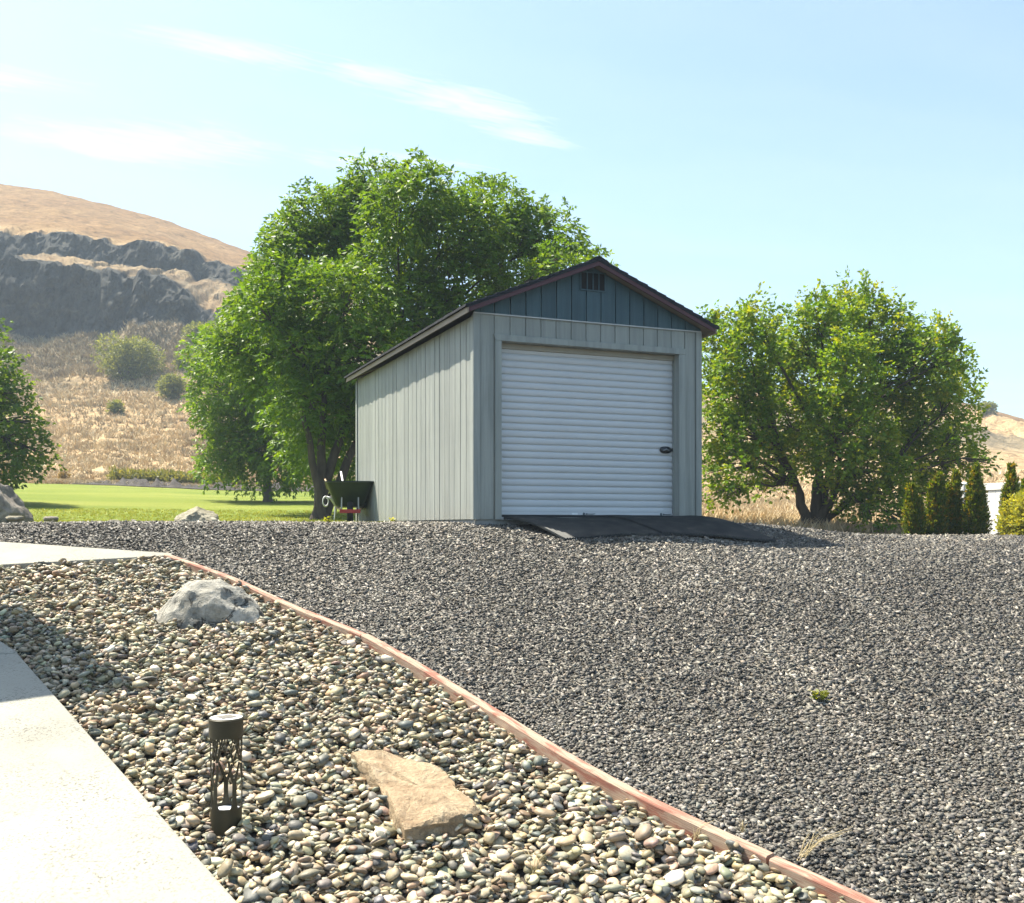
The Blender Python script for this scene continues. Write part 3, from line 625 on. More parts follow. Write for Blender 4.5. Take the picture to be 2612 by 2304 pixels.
def pebbles():
    res = 0.010; x0, y0_ = -6.2, 3.6; nx, ny = int(9.0/res), int(7.2/res)
    hm = np.zeros((ny, nx), np.float32)
    # boulder, flagstone and lamp keep their place free
    keep = [(-2.49, 8.30, 0.26), (-2.75, 8.33, 0.18), (-2.22, 8.33, 0.18), (-1.41, 4.99, 0.072)]
    fl = [unp(x*1.2779, y*1.2779, 0.05) for x, y in ((735,1520),(790,1530),(850,1540),(800,1565),(870,1580),(820,1600),(890,1610),(905,1605))]; keep += [(p_.x, p_.y, 0.075) for p_ in fl]
    out = []; rng = np.random.default_rng(11); N = 24500; tries = 0
    yy = rng.random(400000)
    while len(out) < N and tries < 90000:
        tries += 1; best = None
        for _ in range(2):
            y = 3.7 + 6.8*rng.random(); tx_, wx_ = np.interp(y, _ty, _tx), np.interp(y, _wy, _wx); lim = max(wx_, -0.60*y)
            x = lim + (tx_-lim)*rng.random()
            if rng.random() > (tx_-lim)/4.2: continue
            if y > np.interp(x, [PAD[2].x, PAD[1].x, PAD[0].x], [PAD[2].y, PAD[1].y, PAD[0].y])-0.03: continue
            if x > tx_-0.095 or x < wx_+0.02: continue
            if any((x-a)**2+(y-b)**2 < r*r for a, b, r in keep): continue
            i, j_ = int((y-y0_)/res), int((x-x0)/res); h = hm[i, j_]+hm[i-2, j_]+hm[i+2, j_]+hm[i, j_-2]+hm[i, j_+2]; h = h/5
            if best is None or h < best[0]: best = (h, x, y)
        if best is None: continue
        h, x, y = best
        if h > 0.085: continue
        a = float(np.clip(rng.lognormal(math.log(0.0225), 0.38), 0.010, 0.056)); b = a*rng.uniform(0.62, 0.95); c = a*rng.uniform(0.24, 0.48)
        k = int(a/res)+1; i, j_ = int((y-y0_)/res), int((x-x0)/res)
        if i-k < 0 or j_-k < 0 or i+k+1 >= ny or j_+k+1 >= nx: continue
        win = hm[i-k:i+k+1, j_-k:j_+k+1]; yw = rng.random()*math.pi
        gy_, gx_ = np.mgrid[-k:k+1, -k:k+1]*res; u = gx_*math.cos(yw)+gy_*math.sin(yw); v = -gx_*math.sin(yw)+gy_*math.cos(yw)
        r2 = (u/a)**2+(v/b)**2; ins = r2 < 0.8
        hh = win[ins]; base = np.quantile(hh, 0.62)
        tx = float(np.clip((win[:, k:].mean()-win[:, :k+1].mean())/(k*res)*1.1 + rng.normal(0, 0.16), -0.75, 0.75))
        ty = float(np.clip((win[k:].mean()-win[:k+1].mean())/(k*res)*1.1 + rng.normal(0, 0.16), -0.75, 0.75))
        zc = float(base + c*0.82); top = zc + c*np.sqrt(np.clip(1-r2, 0, 1))*0.95 + tx*gx_+ty*gy_
        win[r2 < 1] = np.maximum(win[r2 < 1], top[r2 < 1])
        out.append((x, y, zc, a, b, c, yw, tx, ty))
    P = np.array(out); n = len(P)
    ci = rng.integers(0, len(PALETTE), n); col = PALETTE[ci]*rng.uniform(0.62, 1.38, (n, 1))*rng.uniform(0.93, 1.07, (n, 3))*np.array([1.05, 1.01, 0.91])
    # largest, uncovered ones in view become single pebbles
    hi = np.array([hm[int((y-y0_)/res), int((x-x0)/res)] for x, y in P[:, :2]]); vis = P[:, 2]+P[:, 5]*0.8 >= hi
    zw = plane(P[:, 1])+BEDZ+P[:, 2]; sx = CX+F*P[:, 0]/P[:, 1]; sy = CY-F*zw/P[:, 1]
    inside = (sx > 10) & (sx < 2600) & (sy < 2290) & vis
    score = np.where(inside, P[:, 3]*P[:, 4]/P[:, 1]**2, 0); order = np.argsort(-score); single = order[:300]; rest = np.setdiff1d(np.arange(n), single)
    R = rot_mats(P[:, 6], P[:, 7], P[:, 8])
    mat = mat_attr('river_pebble', 0.55, 0.4, 90, 0.003, 25); Vw, Ff, Cc, off = [], [], [], 0
    for sel, sub in ((rest[P[rest, 1] < 5.5], 2), (rest[P[rest, 1] >= 5.5], 1)):
        v1, f1 = ico(sub); k = len(sel); vv = v1[None]*P[sel, 3:6][:, None, :]*(1.06 if sub == 1 else 1.0)
        sh = 1 + 0.10*np.einsum('ni,ki->nk', rng.normal(0, 1, (k, 3)), v1)
        sh2 = 1 + 0.12*np.sin(2.3*np.einsum('ni,ki->nk', rng.normal(0, 1.4, (k, 3)), v1)+rng.random((k, 1))*6)
        vv = vv*sh[..., None]*sh2[..., None]
        Vw.append((np.einsum('nij,nkj->nki', R[sel], vv) + np.stack([P[sel, 0], P[sel, 1], zw[sel]], -1)[:, None, :]).reshape(-1, 3))
        Ff.append((f1[None]+(off+np.arange(k)*len(v1))[:, None, None]).reshape(-1, 3)); Cc.append(np.repeat(col[sel], len(v1), 0)); off += k*len(v1)
    st = link(bpy.data.objects.new('river_pebbles', np_mesh('river_pebbles', np.concatenate(Vw), np.concatenate(Ff), mat, np.concatenate(Cc), True)), bed); st['kind'] = 'stuff'
    # single ones
    m, nt, b, N_, L = new_mat('single_river_pebble'); oi = N_('ShaderNodeObjectInfo'); tc = N_('ShaderNodeTexCoord')
    vec = N_('ShaderNodeVectorMath'); vec.operation = 'ADD'; cb = N_('ShaderNodeCombineXYZ'); mu = N_('ShaderNodeMath'); mu.operation = 'MULTIPLY'; mu.inputs[1].default_value = 57
    L(oi.outputs['Random'], mu.inputs[0]); L(mu.outputs[0], cb.inputs[0]); L(mu.outputs[0], cb.inputs[2]); L(tc.outputs['Object'], vec.inputs[0]); L(cb.outputs[0], vec.inputs[1])
    f_ = noise_node(N_, L, vec.outputs[0], 1.6, 5, 0.65, 0.6)
    L(mixc(N_, L, 1.0, oi.outputs['Color'], ramp(N_, L, f_, [(0.3, (0.75, 0.75, 0.73)), (0.7, (1.15, 1.15, 1.15))]), 'MULTIPLY'), b.inputs['Base Color'])
    b.inputs['Roughness'].default_value = 0.5; b.inputs['Specular IOR Level'].default_value = 0.4
    bump(N_, L, b, noise_node(N_, L, vec.outputs[0], 9, 4), 0.35, 0.06)
    v3, f3 = ico(3); meshes = []
    for q in range(10):
        vq = v3.copy(); d1 = rng.normal(0, 1, 3); vq = vq*(1+0.13*(v3@d1)/np.linalg.norm(d1))[:, None]
        for _ in range(3): vq = vq*(1+0.07*np.sin(v3@rng.normal(0, 1.8, 3)+rng.random()*6))[:, None]
        meshes.append(np_mesh('pebble', vq, f3, m, None, True))
    for q, i in enumerate(single):
        o = link(bpy.data.objects.new('pebble', meshes[q % 10]), bed)
        mt = Matrix([list(R[i][r]) for r in range(3)]).to_4x4(); mt.translation = (P[i, 0], P[i, 1], zw[i])
        o.matrix_local = mt @ Matrix.Diagonal((P[i, 3], P[i, 4], P[i, 5], 1)); o.color = (*[float(x) for x in col[i]], 1)
    return n, tries
print('PEBBLES', pebbles())

# ------------------------------------------------------------------ timber edging
def mat_timber():
    m, nt, b, N, L = new_mat('weathered_red_timber'); tc = N('ShaderNodeTexCoord'); uv = tc.outputs['UV']
    gr = noise_node(N, L, uv, 5, 6, 0.65, 0.4, (0.8, 26, 1)); big = noise_node(N, L, uv, 3, 5, 0.6, 0.5, (1.2, 5, 1))
    geo = N('ShaderNodeNewGeometry')
    red = ramp(N, L, gr, [(0.28, (0.12, 0.045, 0.03)), (0.5, (0.27, 0.115, 0.08)), (0.75, (0.36, 0.20, 0.145))])
    wood = ramp(N, L, gr, [(0.3, (0.26, 0.16, 0.11)), (0.6, (0.42, 0.32, 0.24))])
    # worn strip along the arris and in patches
    sp = N('ShaderNodeSeparateXYZ'); L(uv, sp.inputs[0])
    ar = N('ShaderNodeMapRange'); ar.inputs['From Min'].default_value = 0.16; ar.inputs['From Max'].default_value = 0.0; L(sp.outputs[1], ar.inputs['Value'])
    mr = N('ShaderNodeMapRange'); mr.inputs['From Min'].default_value = 0.40; mr.inputs['From Max'].default_value = 0.54; L(big, mr.inputs['Value'])
    L(mixc(N, L, mr.outputs[0], red, wood), b.inputs['Base Color'])
    b.inputs['Roughness'].default_value = 0.75; b.inputs['Specular IOR Level'].default_value = 0.25
    bump(N, L, b, gr, 0.6, 0.004)
    return m
M['timber'] = mat_timber()
def path_pt(s):                     # arc-length position along the edging line
    return s
tp = [Vector((p.x, p.y, 0)) for p in TIMBER]; seg = [0.0]
for a, b_ in zip(tp[:-1], tp[1:]): seg.append(seg[-1] + (b_-a).length)
def tpos(s):
    i = max(0, min(len(seg)-2, int(np.searchsorted(seg, s))-1)); f = (s-seg[i])/(seg[i+1]-seg[i]); return tp[i].lerp(tp[i+1], f)
def s_of(pxx, pyy):
    q = unp(pxx, pyy); q.z = 0; return min((( tpos(k*0.01)-q).length, k*0.01) for k in range(int(seg[-1]/0.01)))[1]
cuts = [0.0, s_of(951, 1622), s_of(1985, 2185), seg[-1]]
labs = ['far red landscape timber beside the white boulder', 'long red landscape timber edging between pebbles and gravel', 'nearest red landscape timber in the lower right corner']
for q in range(3):
    s0, s1 = cuts[q]+(0.008 if q else 0), cuts[q+1]-0.008; n = max(6, int((s1-s0)/0.08)); me = bpy.data.meshes.new('landscape_timber'); bm = bmesh.new(); uvl = bm.loops.layers.uv.new('UVMap')
    prof = [(0.0, -0.12), (0.0, 0.008), (-0.008, 0.017), (-0.062, 0.017), (-0.070, 0.008), (-0.070, -0.12)]
    cum = [0, 0.15, 0.163, 0.237, 0.25, 0.40]; ringv = []
    for i in range(n+1):
        s = s0+(s1-s0)*i/n; p = tpos(s); dd = (tpos(min(s+0.05, seg[-1]-1e-4))-tpos(max(s-0.05, 0))).normalized(); nrm = Vector((-dd.y, dd.x, 0))
        # smooth the chord corners
        p = (tpos(max(s-0.2, 0))+tpos(min(s+0.2, seg[-1]-1e-4))+p*2)/4 if 0.2 < s < seg[-1]-0.2 else p
        lift = 0.004*math.sin(2.1*s+q) + (0.006 if q == 1 else 0)
        ringv.append([bm.verts.new((p.x+nrm.x*o_*-1*-1, p.y+nrm.y*o_, plane(p.y)+h+lift+random.uniform(-1, 1)*0.0012)) for o_, h in prof])
    for i in range(n):
        for k in range(5):
            f = bm.faces.new((ringv[i][k], ringv[i+1][k], ringv[i+1][k+1], ringv[i][k+1]))
            for lp, (a, b_) in zip(f.loops, ((i, k), (i+1, k), (i+1, k+1), (i, k+1))): lp[uvl].uv = ((s0+(s1-s0)*a/n), cum[b_]+q*3.3)
    for rg in (ringv[0], ringv[-1]):
        f = bm.faces.new(rg)
        for k, lp in enumerate(f.loops): lp[uvl].uv = (k*0.05, cum[k])
    bmesh.ops.recalc_face_normals(bm, faces=bm.faces); bm.to_mesh(me); bm.free(); me.materials.append(M['timber'])
    o = link(bpy.data.objects.new('landscape_timber', me)); tag(o, labs[q], 'timber', 'landscape timbers edging the pebble bed')

# ------------------------------------------------------------------ loose crushed gravel
def crushed():
    rng = np.random.default_rng(5)
    cube = np.array([(-1,-1,-0.8),(1,-1,-0.8),(0.1,1.1,-0.8),(-0.9,-0.8,1),(0.9,-0.9,1),(1.0,0.5,0.9),(-0.3,0.9,1)], float)*1.05
    fq = np.array([(0,2,1),(3,4,5),(3,5,6),(0,1,4),(0,4,3),(1,2,5),(1,5,4),(2,0,3),(2,3,6),(2,6,5)])
    tet = np.array([(1,1,1),(1,-1,-1),(-1,1,-1),(-1,-1,1)], float)*1.25; ft = np.array([(0,1,2),(0,3,1),(0,2,3),(1,3,2)])
    Vs, Fs, Cs, off = [], [], [], 0
    for (ya, yb, dens, size, far) in ((3.9, 5.0, 5000, 0.0115, 0), (5.0, 6.4, 4700, 0.0106, 0), (6.4, 8.4, 4600, 0.0102, 1), (8.4, 10.6, 3000, 0.0108, 1), (10.6, 13.0, 1700, 0.0122, 1), (13.0, 16.6, 800, 0.0145, 1)):
        y = np.linspace(ya, yb, 9); area = sum((1.08*yy)*(yb-ya)/9 for yy in y); n = int(area*dens)
        yy = ya+(yb-ya)*rng.random(n); xx = (rng.random(n)*1.08-0.54)*yy
        k = (~in_left(xx, yy)) | ((yy > pad_far_y(xx)+0.02) & (xx < PAD[0].x)); k &= (xx > timber_x(yy)+0.01) | (yy > 10.36)
        lx = (xx-GO.x)*GR.x+(yy-GO.y)*GR.y; ly = (xx-GO.x)*GB.x+(yy-GO.y)*GB.y
        k &= ~((lx > 0.0) & (lx < W) & (ly > 0.0) & (ly < D))
        k &= ~((lx > 0.45) & (lx < 2.9) & (ly > -0.8) & (ly < 0.0))
        k &= (yy < 15.5+0.25*fbm(xx*0.9, yy, 3)) | (xx > 2.6)
        xx, yy = xx[k], yy[k]; n = len(xx); sz = size*np.clip(rng.lognormal(0, 0.34, n), 0.4, 1.75); bs, bf = (tet, ft) if far else (cube, fq)
        sc = sz[:, None]*np.stack([rng.uniform(0.8, 1.35, n), rng.uniform(0.5, 0.95, n), rng.uniform(0.3, 0.62, n)], -1)
        v = (bs[None]*(1+rng.normal(0, 0.24, (n, len(bs), 3))) + rng.normal(0, 0.18, (n, len(bs), 3)))*sc[:, None, :]*(0.95 if far else 0.82)
        R = rot_mats(rng.random(n)*6.283, rng.normal(0, 0.36, n), rng.normal(0, 0.36, n))
        z = yard(xx, yy) - 0.012 + sc[:, 2]*rng.uniform(0.0, 1.0, n)
        Vs.append((np.einsum('nij,nkj->nki', R, v) + np.stack([xx, yy, z], -1)[:, None, :]).reshape(-1, 3))
        Fs.append((bf[None]+(off+np.arange(n)*len(bs))[:, None, None]).reshape(-1, 3)); off += n*len(bs)
        base = rng.choice(np.array([0.034, 0.058, 0.086, 0.118, 0.16, 0.23, 0.34]), n, p=[.15,.20,.21,.19,.14,.08,.03])
        tan = rng.random(n)[:, None] < 0.18; tint = np.where(tan, np.array([1.15, 0.98, 0.76])[None], np.array([1.08, 0.99, 0.84])[None]); tint = tint*(1+0.55*fbm(xx*0.5+4, yy*0.35, 3)+0.25*np.exp(-((xx-1.9+0.10*(yy-8))/0.25)**2)+0.25*np.exp(-((xx-3.2+0.12*(yy-8))/0.25)**2))[:, None]
        Cs.append(np.repeat(base[:, None]*tint*rng.uniform(0.97, 1.03, (n, 3)), len(bs), 0))
    mt = mat_attr('crushed_basalt', 0.6, 0.45)
    Fa = np.concatenate(Fs); o = link(bpy.data.objects.new('crushed_gravel', np_mesh('crushed_gravel', np.concatenate(Vs), Fa, mt, np.concatenate(Cs))))
    tag(o, 'loose dark crushed gravel chips covering the yard', 'gravel', kind='stuff'); return len(Fa)
print('GRAVEL', crushed())

# ------------------------------------------------------------------ boulders
def mat_rock(name, c0, c1, c2, scale=4.0, dark=0.5):
    m, nt, b, N, L = new_mat(name); tc = N('ShaderNodeTexCoord'); v = tc.outputs['Object']
    n1 = noise_node(N, L, v, scale, 6, 0.65, 0.8); n2 = noise_node(N, L, v, scale*0.6, 5, 0.7, 1.2); n3 = noise_node(N, L, v, scale*7, 4, 0.7)
    c = ramp(N, L, n1, [(0.32, c0), (0.52, c1), (0.70, c2)])
    mr = N('ShaderNodeMapRange'); mr.inputs['From Min'].default_value = 0.56; mr.inputs['From Max'].default_value = 0.60; L(n2, mr.inputs['Value'])
    mu = N('ShaderNodeMath'); mu.operation = 'MULTIPLY'; L(mr.outputs[0], mu.inputs[0]); mu.inputs[1].default_value = dark
    c = mixc(N, L, mu.outputs[0], c, tuple(x*0.35 for x in c0))
    c = mixc(N, L, 0.7, c, ramp(N, L, n3, [(0.35, (0.72, 0.72, 0.7)), (0.65, (1.15, 1.15, 1.15))]), 'MULTIPLY')
    L(c, b.inputs['Base Color']); b.inputs['Roughness'].default_value = 0.85; b.inputs['Specular IOR Level'].default_value = 0.25
    ad = N('ShaderNodeMath'); ad.operation = 'MULTIPLY_ADD'; L(n1, ad.inputs[0]); ad.inputs[1].default_value = 3.0; L(n3, ad.inputs[2])
    bump(N, L, b, ad.outputs[0], 0.7, 0.02)
    return m
def boulder(name, loc, size, seed, planes, mat, label, rough=0.12, sub=5, rz=0.0, group=None):
    rnd = random.Random(seed); v, f = ico(sub); v = v.copy(); out = []
    off = Vector((rnd.uniform(-50, 50), rnd.uniform(-50, 50), rnd.uniform(-50, 50)))
    for p in v:
        q = Vector(p); 
        for nx, ny, nz, dist in planes:
            n = Vector((nx, ny, nz)).normalized(); s = q.dot(n)
            if s > dist: q = q - n*(s-dist)*0.93
        nn = mnoise.fractal(q*1.7+off, 0.8, 2.0, 5)*rough + mnoise.fractal(q*7+off, 0.9, 2.0, 3)*rough*0.22
        q = q*(1+nn); out.append((q.x*size[0], q.y*size[1], q.z*size[2]))
    o = link(bpy.data.objects.new(name, np_mesh(name, np.array(out), f, mat, None, True)))
    o.location = loc; o.rotation_euler = (0, 0, rz)
    em = o.modifiers.new('edges', 'EDGE_SPLIT'); em.split_angle = math.radians(34)
    return tag(o, label, 'rock', group)
M['rock_w'] = mat_rock('pale_boulder', (0.14, 0.135, 0.12), (0.32, 0.305, 0.265), (0.47, 0.44, 0.385), 5.5, 0.95)
M['rock_g'] = mat_rock('brown_boulder', (0.13, 0.115, 0.10), (0.24, 0.21, 0.18), (0.38, 0.34, 0.28), 3.0, 0.5)
M['rock_y'] = mat_rock('buff_boulder', (0.20, 0.18, 0.13), (0.33, 0.30, 0.22), (0.48, 0.45, 0.36), 5.0, 0.4)
p = unp(517, 1582)
def hull_boulder(name, loc, pts, seed, mat, label, amp=0.02, cuts=9, rz=0.0):
    bm = bmesh.new()
    for q in pts: bm.verts.new(q)
    bmesh.ops.convex_hull(bm, input=bm.verts); bmesh.ops.triangulate(bm, faces=bm.faces)
    bmesh.ops.subdivide_edges(bm, edges=bm.edges, cuts=cuts, use_grid_fill=True); bm.normal_update()
    off = Vector((seed*3.7, seed*1.3, seed*2.1))
    for v_ in bm.verts:
        q = v_.co*4.0+off; d = mnoise.fractal(q, 0.9, 2.1, 5)*amp + (0.5-abs(mnoise.noise(q*1.6)))*amp*0.9 - max(0.0, mnoise.noise(v_.co*7+off)-0.25)*amp*2.2
        v_.co += v_.normal*d
    me = bpy.data.meshes.new(name); bm.to_mesh(me); bm.free(); me.materials.append(mat); me.polygons.foreach_set('use_smooth', [True]*len(me.polygons))
    o = link(bpy.data.objects.new(name, me)); o.location = loc; o.rotation_euler = (0, 0, rz)
    e = o.modifiers.new('edges', 'EDGE_SPLIT'); e.split_angle = math.radians(24)
    return tag(o, label, 'rock')
bp_ = [(-.47,0,0),(-.30,-.24,0),(0,-.31,0),(.28,-.28,0),(.47,-.08,0),(.40,.24,0),(0,.34,0),(-.35,.24,0)]
bp_ = [(x*1.06, y, z) for x, y, z in bp_]
bp_ += [(x, y, -0.25) for x, y, z in bp_] + [(-.31,-.10,.19),(-.13,-.19,.27),(.14,-.23,.20),(.37,-.06,.15),(.31,.14,.19),(-.31,.14,.22),(-.19,.0,.345),(-.05,-.06,.36),(.04,.07,.34),(-.12,.15,.31),(.22,.02,.29),(.12,-.13,.31)]
hull_boulder('boulder', (p.x, p.y+0.24, p.z-0.035), bp_, 4, M['rock_w'], 'big pale angular boulder half sunk in the pebble bed', 0.022)
def wedge_rock(name, cpx, wpx, hpx, d, size_y, seed, planes, mat, label, zoff=0.0, **k):
    q = px(cpx[0], cpx[1], d); sx = wpx/F*d/2; sz = hpx/F*d
    return boulder(name, (q.x, q.y, q.z+zoff), (sx*1.12, size_y, sz*1.15), seed, planes, mat, label, **k)
wedge_rock('lawn_rock', (497, 1332), 104, 34, 15.0, 0.22, 9, [(-0.5,-0.4,0.7,0.62),(0.6,-0.3,0.7,0.72),(0.0,-0.9,0.3,0.7)], M['rock_y'], 'low buff rock on the lawn edge behind the pad')
wedge_rock('lawn_boulder', (-8, 1322), 150, 78, 15.0, 0.4, 21, [(0.75,-0.2,0.6,0.62),(-0.3,-0.6,0.7,0.7),(0.85,-0.3,-0.2,0.72),(0.2,-0.9,0.2,0.7)], M['rock_g'], 'brown-grey boulder at the left edge beside the lawn')
wedge_rock('flat_stone', (130, 1325), 34, 9, 15.2, 0.1, 31, [(0,0,1,0.7)], M['rock_g'], 'small flat grey stone right of the lawn boulder', sub=3)
wedge_rock('flat_stone', (292, 1332), 24, 7, 15.6, 0.08, 37, [(0,0,1,0.7)], M['rock_y'], 'tiny pale stone on the gravel edge left of the buff rock', sub=3)
wedge_rock('flat_stone', (38, 1322), 40, 7, 14.2, 0.08, 41, [(0,0,1,0.7)], M['rock_y'], 'thin pale slab lying at the foot of the lawn boulder', sub=3)
# flagstone
def flagstone():
    dp = [(700,1500),(765,1496),(838,1514),(880,1530),(903,1556),(914,1584),(948,1598),(957,1612),(932,1623),(868,1636),(810,1648),(788,1618),(770,1580),(741,1543)]
    top = [unp(x*1.2779, y*1.2779, 0.05) for x, y in dp]; c = sum(top, Vector())/len(top)
    # densify outline
    ol = []
    for a, b_ in zip(top, top[1:]+top[:1]):
        for i in range(5):
            q = a.lerp(b_, i/5); ol.append(q + Vector((mnoise.noise(q*9)*0.018, mnoise.noise(q*9+Vector((5,5,5)))*0.018, 0)))
    n = len(ol); V = []; Fs = []
    rings = [0.0, 0.3, 0.55, 0.75, 0.88, 0.96, 1.0]
    for r in rings[1:]:
        for q in ol:
            w_ = c.lerp(q, r); h = 0.022*mnoise.fractal(w_*5, 0.9, 2, 4) + 0.016*mnoise.noise(w_*13) + 0.010*mnoise.noise(w_*30) - (0.010 if r == 1.0 else 0)
            V.append(Vector((w_.x, w_.y, w_.z+h)))
    for dz, g in ((-0.02, 1.015), (-0.042, 0.995), (-0.065, 1.008), (-0.12, 0.985)):
        for i, q in enumerate(ol):
            w_ = c.lerp(q, g); V.append(Vector((w_.x+0.012*mnoise.noise(w_*14+Vector((0,0,dz*40))), w_.y+0.012*mnoise.noise(w_*13+Vector((3,0,dz*40))), w_.z+dz+0.010*mnoise.noise(w_*11))))
    ci = len(V); V.append(Vector((c.x, c.y, c.z)))
    nr = len(rings)-1+4
    Fs = [(ci, i, (i+1) % n) for i in range(n)]
    m_ = MB(); m_.v = [tuple(x) for x in V]
    m_.f = [f for f in Fs] + [(r*n+i, (r+1)*n+i, (r+1)*n+(i+1)%n, r*n+(i+1)%n) for r in range(nr-1) for i in range(n)]
    mt = mat_rock('sandstone', (0.24, 0.165, 0.10), (0.35, 0.265, 0.17), (0.42, 0.335, 0.23), 7.0, 0.3)
    o = m_.build('flagstone', mt, None, True); e = o.modifiers.new('edges', 'EDGE_SPLIT'); e.split_angle = math.radians(32)
    bm = bmesh.new(); bm.from_mesh(o.data); bmesh.ops.recalc_face_normals(bm, faces=bm.faces); bm.to_mesh(o.data); bm.free()
    tag(o, 'flat tan sandstone slab lying on the pebbles', 'flagstone')
flagstone()

# ------------------------------------------------------------------ solar path lamp with cut-out trees
def lamp():
    p = unp(577, 2090); L0 = empty('path_lamp', (p.x, p.y, p.z-0.03)); tag(L0, 'dark bronze solar path lamp with tree cut-outs standing in the pebbles', 'lamp')
    R = 0.076; body = mat_plain('bronze_metal', (0.040, 0.032, 0.015), 0.5, 0.4, 0.1, 0.2, 12)
    rim = mat_plain('bright_rim', (0.66, 0.66, 0.62), 0.4, 0.5, 0.0, 0.05)
    MB().lathe([(R, -0.07), (R, 0.095), (R-0.003, 0.096), (R-0.003, -0.07)], 48).build('base_ring', body, L0, True).modifiers.new('e', 'EDGE_SPLIT')
    MB().lathe([(R-0.002, 0.440), (R+0.007, 0.441), (R+0.007, 0.520), (R+0.009, 0.521), (R+0.009, 0.530), (R+0.004, 0.5345), (0.0005, 0.535)], 48).build('cap', body, L0, True).modifiers.new('e', 'EDGE_SPLIT')
    MB().lathe([(R+0.003, 0.5365), (R*0.2, 0.5368), (0.0005, 0.5368)], 48).build('top_plate', rim, L0)
    s = R*0.70; pn = MB().box(-s*0.72, s*0.72, -s*0.72, s*0.72, 0.537, 0.540).build('solar_panel', mat_plain('solar_cell', (0.22, 0.20, 0.18), 0.25, 0.6, 0, 0.3, 20), L0); pn.rotation_euler = (0, 0, math.radians(43))
    MB().lathe([(0.0005, 0.082), (R-0.006, 0.080)], 40).build('reflector', mat_plain('white_reflector', (0.75, 0.78, 0.82), 0.25, 0.5), L0)
    rnd = random.Random(3); lat = MB(); cnt = [0]
    def strip(pts, widths):
        cnt[0] += 1; r = R - 0.0005 - 0.00012*(cnt[0] % 9); k = len(lat.v); n = len(pts)
        for i, ((th, z), w) in enumerate(zip(pts, widths)):
            a = pts[max(i-1, 0)]; b = pts[min(i+1, n-1)]; dx, dz = (b[0]-a[0])*R, b[1]-a[1]; l = math.hypot(dx, dz) or 1; nx, nz = -dz/l, dx/l
            for sg in (-1, 0, 1):
                t = th + sg*nx*w/2/R; lat.v.append((r*math.cos(t), r*math.sin(t), z+sg*nz*w/2))
        for i in range(n-1):
            for q in range(2): lat.f.append((k+i*3+q, k+i*3+q+1, k+(i+1)*3+q+1, k+(i+1)*3+q))
    def branch(th, z, ang, w, depth):
        ln = {0: 0.09, 1: 0.075, 2: 0.06, 3: 0.05}[depth]*rnd.uniform(0.85, 1.2); n = 7; pts = []; ws = []; a = ang
        for i in range(n):
            pts.append((th, min(z, 0.447))); ws.append(w*(1-0.35*i/(n-1))); a += rnd.uniform(-0.06, 0.06) + (0.03 if ang < 0 else -0.03); th += math.sin(a)*ln/(n-1)/R; z += math.cos(a)*ln/(n-1)
            if z > 0.447: pts.append((th, 0.447)); ws.append(ws[-1]); break
        strip(pts, ws)
        if depth < 3 and z < 0.445:
            for sg in (-1, 1): branch(th, z-0.006, a*0.5+sg*rnd.uniform(0.24, 0.5), w*0.62, depth+1)
            if rnd.random() < 0.6 and depth >= 1: branch(th, z-0.01, a+rnd.uniform(-0.15, 0.15), w*0.55, depth+1)
    for k in range(5):
        th = -math.pi/2 - 0.45 + k*2*math.pi/5 + rnd.uniform(-0.1, 0.1); w0 = rnd.uniform(0.020, 0.026)
        zt = rnd.uniform(0.20, 0.25)
        zs = np.linspace(0.088, zt, 9); strip([(th+0.04*math.sin(9*z), z) for z in zs], [w0*(1+1.3*max(0, 1-(z-0.088)/0.05)**2) for z in zs])
        for sg in (-1, 1): branch(th+sg*w0*0.18/R, zt-0.012, sg*rnd.uniform(0.2, 0.42), w0*0.72, 0)
    o = lat.build('tree_lattice', body, L0); sm = o.modifiers.new('thick', 'SOLIDIFY'); sm.thickness = 0.003; sm.offset = -1
lamp()

